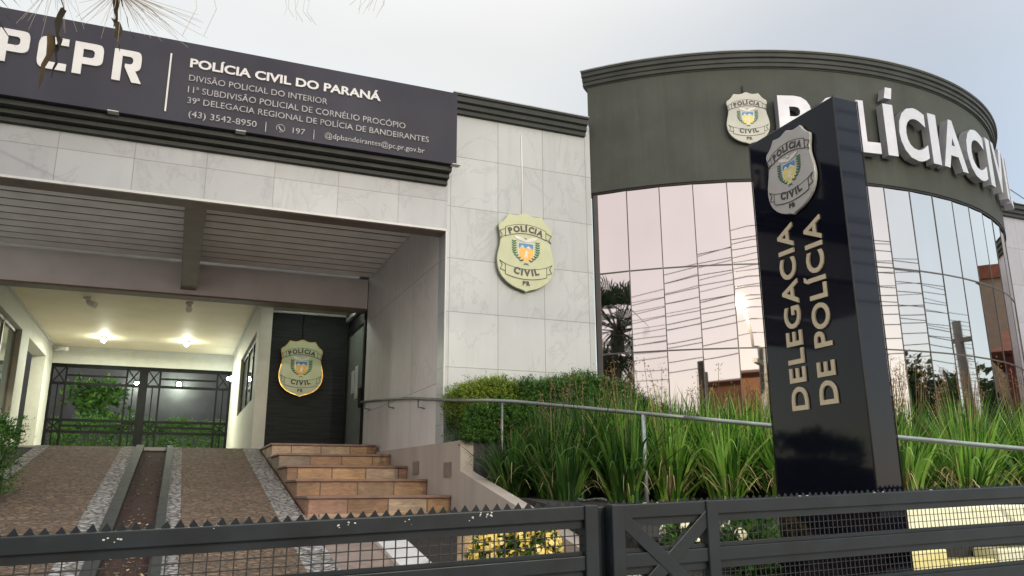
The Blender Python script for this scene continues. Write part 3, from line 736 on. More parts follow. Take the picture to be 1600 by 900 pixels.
# ------------------------------------------------------------------ channel letters on the drum
CL = thing("channel_letter_sign", "large silver raised letters curving along the dark green band of the round corner", "letter sign", cyl(0, 5.06, 4.0))
for ch, a0, a1 in (("P", -21.3, -16.7), ("O", -16.0, -10.8), ("L", -10.0, -6.8), ("I", -5.7, -4.0), ("´", -5.3, -3.75), ("C", -3.4, 1.75), ("I", 2.5, 4.2), ("A", 4.7, 10.4), ("C", 10.9, 16.6), ("I", 17.8, 19.5), ("V", 19.9, 25.4), ("I", 26.2, 27.9), ("L", 29.0, 32.6)):
    mb = MB()
    if ch == "´":
        v = [(x, y, z) for z in (0, 1) for x, y in ((0, 0), (.8, 0), (1.0, 1), (.28, 1))]
        f = [(3, 2, 1, 0), (4, 5, 6, 7), (0, 1, 5, 4), (1, 2, 6, 5), (2, 3, 7, 6), (3, 0, 4, 7)]
        Z0, Z1 = 4.80, 4.955
    else:
        v, f = text_mesh(ch, 1.0, .5, .035 if ch != "I" else .04)
        x0 = min(p[0] for p in v); x1 = max(p[0] for p in v); y0 = min(p[1] for p in v); y1 = max(p[1] for p in v)
        v = [((p[0]-x0)/(x1-x0), (p[1]-y0)/(y1-y0), p[2]+.5) for p in v]
        Z0, Z1 = (4.005, 4.735) if ch in "OC" else (4.02, 4.72)
    cth = (a0+a1)/2; cs, sn = math.cos(math.radians(cth)), math.sin(math.radians(cth)); cx, cy, _ = cyl(cth, 5.06, 0)
    wd = math.radians(a1-a0)*5.18
    def fn(x, y, z): u = (x-.5)*wd; d = .045+z*.11; return (cx+u*cs+d*sn, cy+u*sn-d*cs, Z0+y*(Z1-Z0))
    mb.add(v, f, 0, False, fn)
    # returns (the sides) take the second metal
    n3 = Vector((sn, -cs, 0))
    for i, fc in enumerate(mb.f):
        p = [Vector(mb.v[j]) for j in fc[:3]]; nn = (p[1]-p[0]).cross(p[2]-p[0])
        if nn.length > 0 and abs(nn.normalized().dot(n3)) < .5: mb.m[i] = 1
    obj("letter" if ch != "´" else "accent", mb, [m_alu, m_aluside], CL)

# ------------------------------------------------------------------ totem
K = .77
TT = thing("totem_sign", "tall glossy black totem with beige vertical lettering, standing behind the street fence", "totem sign", (3.21, 3.34, -1.2))
mb = MB(); mb.box(4.06*K, 4.28*K, 3.885*K, 4.79*K, -1.2, 2.69*K); obj("body", mb, m_black, TT, bevel=.005)
mb = MB(); mb.tube([(4.058*K, 3.883*K, -1.1), (4.058*K, 3.883*K, 2.688*K)], .005, 6); mb.tube([(4.282*K, 3.883*K, -1.1), (4.282*K, 3.883*K, 2.688*K)], .004, 6); mb.tube([(4.058*K, 4.792*K, -1.1), (4.058*K, 4.792*K, 2.688*K)], .004, 6)
obj("edge_trim", mb, m_mblack, TT)
for body, z0, z1, yb, cap in (("DELEGACIA", .545, 1.915, 4.392, .158), ("DE POLÍCIA", .560, 1.885, 4.116, .160)):
    v, f = fit_text(body, 0, (z1-z0)*K, 0, cap*K, .018, .005, 1.06)
    mb = MB(); mb.add(v, f, 0, False, lambda x, y, z: (4.052*K-z, yb*K+y, z0*K+x)); obj("lettering", mb, m_beige, TT)
mb = MB(); mb.box(4.0*K, 4.34*K, 3.8*K, 4.88*K, -1.45, -1.19); obj("plinth", mb, m_dgrey, TT, bevel=.01)

# ------------------------------------------------------------------ steps and side wall
SP = thing("stone_steps", "five warm sandstone steps with reddish treads leading up to the entrance", "steps", (1.93, 9.5, -.3))
for i in range(5):
    y0 = 8.04+.854*i; z1 = -.03+.171*i; x1 = 2.655; x0 = 1.215
    y1 = 8.04+.854*(i+1)-.002 if i < 4 else 14.08
    mb = MB(); mb.box(x0+.02, x1, y0+.02, y1, z1-.9, z1-.032, 0); mb.box(x0, x1, y0, y1+(.02 if i < 4 else 0), z1-.03, z1, 1)
    obj("step", mb, [m_step, m_tread], SP, bevel=.006)
mb = MB()      # low wall beside the steps, stepping down and then sloping to the gate
prof = [(13.0, -.6), (13.0, .655), (11.9, .56), (7.78, .503), (7.78, .20), (6.27, -.13), (2.8, -.95), (2.8, -1.5), (6.0, -.9)]
for x in (): pass
mb.add([(2.662, y, z) for y, z in prof]+[(2.80, y, z) for y, z in prof], [tuple(range(9)), tuple(range(17, 8, -1))]+[(i, 9+i, 9+(i+1) % 9, (i+1) % 9) for i in range(9)])
SW = obj("stair_side_wall", mb, m_sidew); tag(SW, "low beige wall beside the sandstone steps, sloping down towards the fence", "wall")
for px in ((9.38, .275), (8.18, .225)):
    mb = MB(); mb.box(2.650, 2.661, px[0]-.12, px[0]+.12, px[1]-.075, px[1]+.075, 0); mb.box(2.647, 2.6495, px[0]-.09, px[0]+.09, px[1]-.055, px[1]+.055, 1)
    obj("step_light", mb, [m_brown, m_brown], SW, loc=(0, 0, 0))
mb = MB(); mb.box(2.801, 4.9, 7.78, 7.88, -.2, .50); mb.box(2.801, 4.9, 7.881, 8.499, -.2, .42, 1)
HP = obj("hedge_planter", mb, [m_dgrey, m_dirt], bevel=0); tag(HP, "dark grey raised planter box under the clipped hedge", "planter")
mb = MB(); mb.box(1.92, 2.655, 5.5, 5.66, -1.1, -.20)
tag(obj("bed_wall", mb, m_bedstone), "low sandstone edging wall behind the yellow flowers, seen through the fence mesh", "wall")
# cream blocks right of the totem
for i, (x0, x1, z0, z1, mt, lab) in enumerate(((4.74, 7.6, -.28, -.115, m_pale, "long cream painted edging course, uppermost behind the fence mesh"),
        (4.74, 5.09, -.60, -.405, m_yel, "short yellow painted block under the long cream course, next to the totem"),
        (5.11, 5.57, -.60, -.485, m_yel, "low pale yellow block in the gap between two taller blocks"),
        (5.60, 6.6, -.60, -.42, m_pale, "cream painted block at the right, below the long course"))):
    mb = MB(); mb.box(x0, x1, 4.30, 4.52, z0, z1); tag(obj("edging_block", mb, mt, bevel=.012), lab, "edging block", "cream painted edging blocks")
mb = MB(); mb.box(4.3, 8.0, 4.54, 4.62, -1.5, -.13); tag(obj("planter_front_wall", mb, m_dgrey), "dark planter wall holding the soil behind the cream edging blocks", "wall")

# ------------------------------------------------------------------ handrail
HR = thing("handrail", "grey tubular handrail running from the entrance wall down through the planting", "handrail", (3, 7.6, 0))
a = Vector((3.06, 7.65, .905))*.962; d = Vector((.86, -1.25, -.214))*.962
pts = [Vector((2.63, 12.5, 1.36)), Vector((2.63, 11.0, 1.245)), Vector((2.63, 9.6, 1.115)), Vector((2.63, 8.5, .985)), Vector((2.62, 7.75, .898)), Vector((2.66, 7.50, .872)), Vector((2.78, 7.40, .868)), a+d*.1, a+d*.28]
mb = MB(); mb.tube(pts+[a+d*(.28+.2*k) for k in range(1, 6)], .018, 12); obj("rail", mb, m_railst, HR)
mb = MB(); mb.tube([a+d*1.28+Vector((0, 0, .001))]+[a+d*(.28+.2*k) for k in range(6, 20)], .018, 12); obj("rail", mb, m_galv, HR)
for yy, zz in ((12.2, 1.335), (10.7, 1.215), (9.25, 1.075)):
    mb = MB(); mb.tube([(2.63, yy, zz-.015), (2.63, yy, zz-.10), (2.708, yy, zz-.115)], .010, 8); obj("bracket", mb, m_railst, HR)
for t_, mt, zb in ((0, m_railst, -.02), (1.02, m_galv, -.25), (3.25, m_galv, -.4)):
    p = a+d*t_; mb = MB(); mb.tube([(p.x, p.y, zb), (p.x, p.y, p.z-.01)], .019 if t_ else .012, 10); obj("post", mb, mt, HR)

# ------------------------------------------------------------------ street fence
G = 2.6
def fence(name, label, x0, x1, z_at, slope, posts, xbrace=None, tooth=.021, pitch=.0385, mx=.0375, mz=.030):
    t = thing(name, label, "fence", (x0, G, gz(x0)))
    def zt(x): return z_at[1]+(x-z_at[0])*slope
    def rail(xa, xb, dz0, dz1, y0, y1, m=0, mb=None):
        mb = mb or MB()
        vs = [(x, y, zt(x)+dz) for dz in (dz0, dz1) for y in (y0, y1) for x in (xa, xb)]
        return mb.add(vs, [(0, 2, 3, 1), (4, 5, 7, 6), (0, 1, 5, 4), (2, 6, 7, 3), (0, 4, 6, 2), (1, 3, 7, 5)], m)
    n = 0; dz = 0
    while dz > -1.45:
        obj("rail", rail(x0, x1, dz-.048, dz, G, G+.04), m_gun, t, bevel=.003)
        if dz > -1.3:
            lip = rail(x0, x1, dz-.075, dz-.049, G+.012, G+.036)
            rail(x0, x1, dz-.167+.001, dz-.167+.014, G+.012, G+.036, 0, lip)
            obj("mesh_frame", lip, m_gun, t)
        dz -= .167
    # welded wire mesh
    wm = MB(); x = x0+.02
    while x < x1:
        wm.tube([(x, G+.022, zt(x)-.05), (x, G+.022, zt(x)-1.40)], .07*mx, 4, 0, False); x += mx
    dz = -.10
    while dz > -1.4:
        for k in range(int((x1-x0)/.6)+1):
            xa = x0+k*.6; xb = min(x1, xa+.6)
            if xb > xa+.01: wm.tube([(xa, G+.0265, zt(xa)+dz), (xb, G+.0265, zt(xb)+dz)], .07*mx, 4, 0, False)
        dz -= mz
    obj("wire_mesh", wm, m_gund, t)
    sw = MB(); x = x0
    rgs = random.Random(5)
    while x < x1-.04:
        h = tooth+rgs.uniform(-.15, .12)*tooth; s2 = rgs.uniform(-.004, .004)
        sw.prism([(x, zt(x)-.006), (x+pitch-.0005, zt(x+pitch)-.006), (x+pitch/2+s2, zt(x+.02)+h)], 0, .003, 0, lambda u, v, q: (u, G+.046-q, v)); x += pitch
    sw2 = rail(x0, x1, -.03, .001, G+.0405, G+.044, 0, sw)
    obj("saw_strip", sw, m_gun, t)
    for px in posts:
        mb = MB(); vs = [(px-.026, px+.026)]
        z1 = zt(px)+.002; mb.box(px-.026, px+.026, G-.008, G+.048, gz(px), z1); obj("post", mb, m_gun, t, bevel=.004)
    if xbrace:
        xa, xb, ztop, zbot = xbrace
        mb = MB(); mb.bar((xa, G+.011, ztop), (xb, G+.011, zbot), .03, .05, 0, (0, 0, 1)); obj("brace", mb, m_gun, t, bevel=.003)
        mb = MB(); mb.bar((xa, G+.0135, zbot), (xb, G+.0135, ztop), .03, .05, 0, (0, 0, 1)); obj("brace", mb, m_gun, t, bevel=.003)
    return t
fence("metal_gate", "dark metal gate with mesh and saw toothed top, left of the street front", -2.6, 1.40, (-.408, -.1135), .0362, (-2.57, 1.375))
fence("metal_fence", "dark metal fence with a cross braced end panel, right of the gate", 1.455, 7.5, (1.476, -.0485), .0292, (1.482, 1.885), (1.492, 1.876, -.088, -.415), .014, .031, .0235, .0265)
mb = MB(); mb.box(1.415, 1.51, G+.052, G+.10, gz(1.4), -.055)
tag(obj("fence_post", mb, m_gun, bevel=.004), "dark square post standing behind the gap between gate and fence", "post")
mb = MB()
for i in range(16):
    aa = 2*PI*i/16; bb = 2*PI*(i+1)/16
    mb.tube([(1.42+.055*math.cos(aa), G+.07+.03*math.sin(aa), -.03+.004*math.sin(3*aa)), (1.42+.055*math.cos(bb), G+.07+.03*math.sin(bb), -.03+.004*math.sin(3*bb))], .004, 5)
tag(obj("wire_coil", mb, m_gund), "small coil of black wire lying on the gate post top", "wire coil")
rgd = random.Random(11)
mb = MB()
for (x, zc) in [(-.15, -.128), (-.13, -.13), (.135, -.094), (.50, -.10), (.525, -.093), (.715, -.098), (.93, -.085), (.96, -.075), (.985, -.079), (1.0, -.074)]:
    for _ in range(3):
        mb.sphere((x+rgd.gauss(0, .006), G-.001, zc+rgd.gauss(0, .006)), rgd.uniform(.0012, .0032), 0, 5, (1.3, .35, .9))
tag(obj("bird_droppings", mb, m_trim), "small white bird droppings on the top rail of the gate", "droppings")
mb = MB()
for x in (1.60, 1.615, 1.66, 2.32, 2.36, 2.72, 2.78, 3.05):
    mb.sphere((x, G+.01+rgd.uniform(0, .02), -.0485+(x-1.476)*.0292+.002), rgd.uniform(.003, .0055), 0, 5, (1.5, 1, .4))
tag(obj("bird_droppings", mb, m_trim), "small white bird droppings on the top of the right fence", "droppings")
# ------------------------------------------------------------------ lamps and small fittings of the carport
def plight(name, loc, energy, color, r=.06):
    l = bpy.data.lights.new(name, 'POINT'); l.energy = energy; l.color = color; l.shadow_soft_size = r
    o = bpy.data.objects.new(name, l); COL.objects.link(o); o.location = loc; return o
for (x, y, lab) in ((-1.61, 19.2, "lit white ceiling lamp of the carport, the left one of two"), (.06, 19.1, "lit white ceiling lamp of the carport, the right one of two")):
    t = thing("ceiling_lamp", lab, "ceiling lamp", (x, y, 3.286), "carport ceiling lamps")
    mb = MB(); mb.tube([(x, y, 3.286), (x, y, 3.25)], .07, 14); obj("lamp_base", mb, m_trim, t)
    mb = MB(); mb.sphere((x, y, 3.215), .048, 0, 8); obj("bulb", mb, m_lampwhite, t)
    plight("lamp_light", (x, y, 3.12), 7, (.95, 1.0, .82), .06)
    l = bpy.data.lights.new("lamp_light", 'AREA'); l.shape = 'DISK'; l.size = .12; l.energy = 62; l.color = (.96, 1.0, .80)
    lo_ = bpy.data.objects.new("lamp_light", l); COL.objects.link(lo_); lo_.location = (x, y, 3.15)
for (x, y, lab, tilt) in ((-1.61, 15.3, "unlit adjustable spotlight under the carport ceiling, nearer the left wall", .14), (.03, 15.1, "unlit square spotlight under the carport ceiling, below the brown beam", .0)):
    t = thing("spotlight", lab, "spotlight", (x, y, 3.286), "unlit carport spotlights")
    mb = MB(); mb.box(x-.06, x+.06, y-.06, y+.06, 3.24, 3.286); obj("mount", mb, m_beamgrey, t, bevel=.006)
    mb = MB(); mb.tube([(x, y, 3.24), (x+tilt*.3, y-.02, 3.19), (x+tilt, y-.09, 3.15)], [.03, .05, .055], 12); obj("lamp_head", mb, m_beamgrey, t)
t = thing("security_camera", "small grey security camera in the far corner of the carport ceiling", "camera", (-2.62, 20.6, 3.2))
mb = MB(); mb.tube([(-2.69, 20.6, 3.17), (-2.55, 20.5, 3.19), (-2.42, 20.4, 3.17)], [.03, .035, .045], 10); obj("camera_body", mb, m_beamgrey, t)
mb = MB(); mb.tube([(-2.735, 20.62, 3.24), (-2.64, 20.58, 3.18)], .015, 8); obj("bracket", mb, m_beamgrey, t)
t = thing("wall_lamp", "lit wall lamp beside the back gate of the carport", "wall lamp", (1.12, 20.3, 2.62))
mb = MB(); mb.box(1.10, 1.163, 20.24, 20.36, 2.58, 2.72); obj("lamp_base", mb, m_trim, t)
mb = MB(); mb.sphere((1.06, 20.3, 2.65), .04, 0, 8); obj("bulb", mb, emit("wall_lamp_glow", (.8, 1, .95), 10), t)
plight("wall_lamp_light", (.98, 20.2, 2.65), 6, (.85, 1, .95), .06)

# ------------------------------------------------------------------ back gate
def back_gate():
    t = thing("garage_gate", "black two leaf metal gate with crossed panels at the back of the carport", "gate", (-.78, 20.85, .6))
    Y0 = 20.85; z0, z1 = .66, 2.895
    for (xa, xb) in ((-2.72, -.86), (-.74, 1.14)):
        mb = MB()
        for xx in (xa, xb): mb.box(xx-.035, xx+.035, Y0-.03, Y0+.03, z0, z1)
        for z in (z0+.04, z1-.04): mb.box(xa, xb, Y0-.028, Y0+.028, z-.04, z+.04)
        obj("leaf_frame", mb, m_bgate, t)
        mb = MB(); q = .30
        for z in (2.45, 1.62, 1.36): mb.box(xa+.035, xb-.035, Y0-.025, Y0+.025, z-.03, z+.03)
        for xx in (xa+q, xb-q): mb.box(xx-.022, xx+.022, Y0-.0245, Y0+.0245, z0+.08, z1-.08)
        for xx in (xa+q/2, xb-q/2): mb.box(xx-.014, xx+.014, Y0-.014, Y0+.014, z0+.08, 2.42)
        mb.box(xa+q+.022, xb-q-.022, Y0-.0238, Y0+.0238, 1.47, 1.52); mb.box(xa+q+.022, xb-q-.022, Y0-.0238, Y0+.0238, 2.62, 2.66)
        obj("leaf_bars", mb, m_bgate, t)
        mb = MB()
        for xx in (xa+.035, xb-q+.02):
            for (a, c2) in ((2.48, 2.82), (1.39, 1.59)):
                mb.bar((xx, Y0, a), (xx+q-.06, Y0, c2), .02, .028); mb.bar((xx, Y0+.003, c2), (xx+q-.06, Y0+.003, a), .02, .028)
        obj("cross_brace", mb, m_bgate, t)
    mb = MB(); mb.box(-.855, -.745, Y0-.034, Y0+.034, z0, z1); obj("middle_post", mb, m_bgate, t)
back_gate()
mb = MB(); mb.box(-6, 5, 27.0, 27.3, 0, 6.0); BW = obj("courtyard_wall", mb, simple("dark_courtyard_wall", (.030, .032, .031), .8, var=.2, scale=3, bump=.3)); tag(BW, "dark grey wall closing the courtyard behind the back gate", "wall")
for x, z, lab in ((-1.2, 3.22, "lit lamp on the courtyard wall, left one seen through the back gate"), (-.02, 3.26, "lit lamp on the courtyard wall, right one seen through the back gate")):
    t = thing("wall_lamp", lab, "wall lamp", (x, 26.98, z), "courtyard wall lamps")
    mb = MB(); mb.box(x-.06, x+.06, 26.9, 26.99, z-.05, z+.10); obj("lamp_base", mb, m_mblack, t)
    mb = MB(); mb.sphere((x, 26.83, z), .07, 0, 8); obj("bulb", mb, m_lampwhite, t)
    plight("lamp_light", (x, 26.65, z-.05), 45 if x > -1 else 22, (.9, 1, .85), .08)

# ------------------------------------------------------------------ plants
def leaf_cloud(mb, centre, radii, n, size, rg, m=0, shell=.55, flat=False, upb=.35):
    cx, cy, cz = centre
    for _ in range(n):
        while True:
            p = Vector((rg.uniform(-1, 1), rg.uniform(-1, 1), rg.uniform(-1, 1)))
            if shell*rg.random() < p.length <= 1: break
        q = Vector((cx+p.x*radii[0], cy+p.y*radii[1], cz+p.z*radii[2]))
        d = (p*.7+Vector((rg.gauss(0, .5), rg.gauss(0, .5), rg.gauss(upb, .45)))).normalized()
        sde = d.cross(Vector((rg.gauss(0, 1), rg.gauss(0, 1), rg.gauss(0, 1)))).normalized()
        l = size*rg.uniform(.6, 1.4); wd = l*.26; nn = d.cross(sde)*l*.08
        mb.face([q, q+d*l*.5+sde*wd+nn, q+d*l, q+d*l*.5-sde*wd+nn], m)
def box_hedge(mb, x0, x1, y0, y1, z0, z1, n, size, rg, m=0):
    # leafy shoots growing out of a clipped block: front, ends and an uneven top
    for _ in range(n//9):
        u, v = rg.random(), rg.random(); x = x0+(x1-x0)*u; y = y0+(y1-y0)*v
        top = z1+.05*math.sin(x*6.3+1)+.04*math.sin(x*15+y*7)-.05*abs(2*u-1)**4
        f = rg.random()
        if f < .38: z = top-abs(rg.gauss(0, .05)); o_ = Vector((rg.gauss(0, .25), rg.gauss(-.1, .25), 1))
        elif f < .80: z = z0+(top-z0)*rg.random(); y = y0+abs(rg.gauss(0, .07)); o_ = Vector((rg.gauss(0, .35), -1, rg.uniform(.1, 1.0)))
        elif f < .92: z = z0+(top-z0)*rg.random(); sd_ = -1 if rg.random() < .6 else 1; x = (x0 if sd_ < 0 else x1)-sd_*abs(rg.gauss(0, .05)); o_ = Vector((sd_, rg.gauss(-.2, .4), rg.uniform(.1, 1)))
        else: z = z0+(top-z0)*rg.random(); o_ = Vector((rg.gauss(0, .6), rg.gauss(0, .6), 1))
        d = o_.normalized(); ln = size*rg.uniform(1.2, 3.4)*(1.7 if rg.random() < .06 else 1); b0 = Vector((x, y, z))-d*ln*.5
        for k in range(9):
            t_ = k/8; q = b0+d*ln*t_+Vector((0, 0, -.12*ln*t_*t_)); a = 2.4*k+rg.random()
            s1 = d.orthogonal().normalized(); s2 = d.cross(s1); e = (d*.75+(s1*math.cos(a)+s2*math.sin(a))*.8).normalized()
            l = size*rg.uniform(.5, 1.0)*(1-.4*t_); sd2 = e.cross(d)
            sd2 = sd2.normalized()*l*.17 if sd2.length > .01 else s1*l*.17
            mb.face([q, q+e*l*.45+sd2, q+e*l, q+e*l*.45-sd2], m)
rg = random.Random(21)
def hedge(name, label, cat, x0, x1, y0, y1, z0, z1, n, size, mat, group=None):
    mb = MB(); box_hedge(mb, x0, x1, y0, y1, z0, z1, n, size, rg)
    t = thing(name, label, cat, ((x0+x1)/2, (y0+y1)/2, z0), group)
    obj("foliage", mb, mat, t)
    st = MB()
    for i in range(9):
        x = x0+(x1-x0)*(i+.5)/9; y = (y0+y1)/2+rg.uniform(-.1, .1)
        st.tube([(x, y, z0-.1), (x+rg.uniform(-.05, .05), y, z0+(z1-z0)*.75)], [.012, .005], 5)
    obj("stems", st, m_bark, t); return t
hedge("clipped_shrub", "yellow green clipped shrub at the end of the steps wall", "shrub", 2.66, 3.40, 7.78, 8.42, .74, 1.09, 26000, .048, m_hedgey)
hedge("clipped_shrub", "dark green clipped hedge between the yellow green shrub and the glass", "shrub", 3.30, 4.66, 7.60, 8.42, .45, 1.17, 52000, .050, m_hedged)
hedge("planter_shrub", "dark leafy shrub hanging below the yellow green shrub over the planter edge", "shrub", 2.66, 3.42, 7.66, 8.3, .50, .84, 20000, .05, m_hedged)
hedge("driveway_shrub", "dark green bush at the left edge of the driveway near the carport wall", "shrub", -2.6, -1.42, 8.6, 9.6, 0.0, .72, 16000, .07, m_hedged)
hedge("courtyard_hedge", "bright green lamp lit hedge behind the back gate", "hedge", -2.7, 1.1, 22.0, 22.8, .6, 1.72, 30000, .095, m_hedgel)

def tree(name, label, x, y, z0, h, r, n, leaf, mat, group=None, lean=0, seed=1):
    rt_ = random.Random(seed); t = thing(name, label, "tree", (x, y, z0), group)
    tr = MB(); top = Vector((x+lean, y, z0+h*.62))
    tr.tube([(x, y, z0), (x+lean*.3, y+.05, z0+h*.3), top], [h*.028, h*.02, h*.012], 8)
    ends = []
    for i in range(9):
        a = 2*PI*i/9+rt_.uniform(-.3, .3); el = rt_.uniform(.1, 1.1); l = r*rt_.uniform(.6, 1.0)
        s_ = Vector((x+lean*.4, y, z0+h*.32)).lerp(top, rt_.uniform(.2, 1))
        e = s_+Vector((math.cos(a)*math.cos(el), math.sin(a)*math.cos(el), math.sin(el)))*l
        tr.tube([s_, s_.lerp(e, .5)+Vector((0, 0, -.05*l)), e], [h*.011, h*.007, h*.003], 6); ends.append(e)
    obj("trunk", tr, m_bark, t)
    cr = MB()
    for e in ends+[top+Vector((0, 0, r*.3))]:
        for _ in range(3):
            c_ = e+Vector((rt_.gauss(0, r*.22), rt_.gauss(0, r*.22), rt_.gauss(0, r*.15)))
            leaf_cloud(cr, c_, (r*.42, r*.42, r*.28), n//30, leaf, rt_)
    obj("crown", cr, mat, t); return t
tree("courtyard_tree", "small lamp lit tree behind the left leaf of the back gate", -2.0, 23.8, .6, 2.9, .66, 1100, .16, m_hedgel, seed=4)

rl = random.Random(17); mb = MB()
for _ in range(420):
    x = rl.uniform(-.39, -.095); y = rl.uniform(3, 12.5) if rl.random() < .5 else rl.uniform(5.5, 8.2); z = rz(y)-.046
    a = rl.uniform(0, PI); l = rl.uniform(.012, .04); d = Vector((math.cos(a), math.sin(a), rl.uniform(-.1, .5))).normalized()*l; sd_ = Vector((-d.y, d.x, rl.uniform(-.3, .3)*l)).normalized()*l*.35
    p = Vector((x, y, z+.004)); mb.face([p, p+d*.5+sd_, p+d, p+d*.5-sd_])
LT = obj("leaf_litter", mb, m_straw if "m_straw" in globals() else m_dry); tag(LT, "scattered dry leaves on the reddish soil strip between the drive lanes", "leaf litter", None, "stuff")
for (x, y, n, lab) in ((-.24, 7.15, 170, "small green weed in the soil strip just above the gate rail"), (-.26, 5.7, 300, "low green weeds in the soil strip seen through the gate mesh")):
    mb = MB(); leaf_cloud(mb, (x, y, rz(y)+.0), (.11, .22, .07), n, .055, rl); W_ = obj("weed", mb, m_hedged); tag(W_, lab, "weed")
# strap leaved clumps
def clump(x, y, n, h, mat, seed, label, stalk, lean=(0, 0)):
    r = random.Random(seed); z0 = g(x, y)-.01
    mb = MB()
    for _ in range(n):
        a = r.uniform(0, 2*PI); base = Vector((x+.17*math.cos(a)*r.random(), y+.17*math.sin(a)*r.random(), z0))
        out = abs(r.gauss(.0, .36)); hh = h*r.uniform(.45, 1.12); droop = r.random() < .12
        dirv = Vector((math.cos(a)+lean[0], math.sin(a)+lean[1], 0))
        wd = r.uniform(.0075, .016); sde = Vector((-math.sin(a+r.uniform(-.6, .6)), math.cos(a), 0)).normalized()
        pts = []; K = 6
        for k in range(K+1):
            f = k/K
            if droop: p = base+dirv*(h*.75*f)+Vector((0, 0, hh*.62*(math.sin(f*2.3))*1.0))
            else: p = base+dirv*(out*hh*(.35*f+.75*f*f))+Vector((0, 0, hh*f*(1-.14*f*out)))
            pts.append(p)
        i = len(mb.v)
        for k, p in enumerate(pts):
            wf_ = wd*(1-(k/K)**2.2)*(.75+.5*math.sin(PI*min(1, k/K+.15))); mb.v += [tuple(p-sde*wf_), tuple(p+sde*wf_)]
        for k in range(K): mb.f.append((i+2*k, i+2*k+1, i+2*k+3, i+2*k+2)); mb.m.append(0); mb.sm.append(True)
    t = thing("strap_leaved_plant", label, "plant", (x, y, z0), "strap leaved clumps in the planter")
    obj("leaves", mb, mat, t)
    dl = MB()
    for _ in range(16 if mat is m_agap else 7):
        a = r.uniform(PI, 2*PI); L_ = h*r.uniform(.35, .75); d2 = Vector((math.cos(a), math.sin(a), 0)); b0 = Vector((x, y, z0))+d2*.08; s2_ = Vector((-d2.y, d2.x, 0))*r.uniform(.004, .008)
        i = len(dl.v); hz = r.uniform(.12, .34)
        for k in range(8):
            f = k/7; p = b0+d2*L_*f+Vector((0, 0, hz*math.sin(f*2.75)+.01)); wv = s2_*(1-f*f*.9); dl.v += [tuple(p-wv), tuple(p+wv)]
        for k in range(7): dl.f.append((i+2*k, i+2*k+1, i+2*k+3, i+2*k+2)); dl.m.append(0); dl.sm.append(True)
    obj("dry_leaves", dl, m_straw, t)
    sd = MB()
    for _ in range(max(2, int(n*stalk))):
        a = r.uniform(0, 2*PI); hh = h*r.uniform(1.0, 1.38); tip = Vector((x+math.cos(a)*.22*h, y+math.sin(a)*.22*h, z0+hh))
        sd.tube([(x+.03*math.cos(a), y+.03*math.sin(a), z0), Vector((x, y, z0)).lerp(tip, .55), tip], [.0035, .003, .002], 4, 0, False)
        for _k in range(12):
            q = tip+Vector((r.gauss(0, .022), r.gauss(0, .022), r.uniform(-.16, .03))); e = q+Vector((r.gauss(0, .02), r.gauss(0, .02), r.uniform(.005, .03)))
            sd.face([q, q+Vector((.006, 0, .006)), e, q+Vector((-.006, 0, .006))])
    obj("seed_stalks", sd, m_seed, t)
    return t
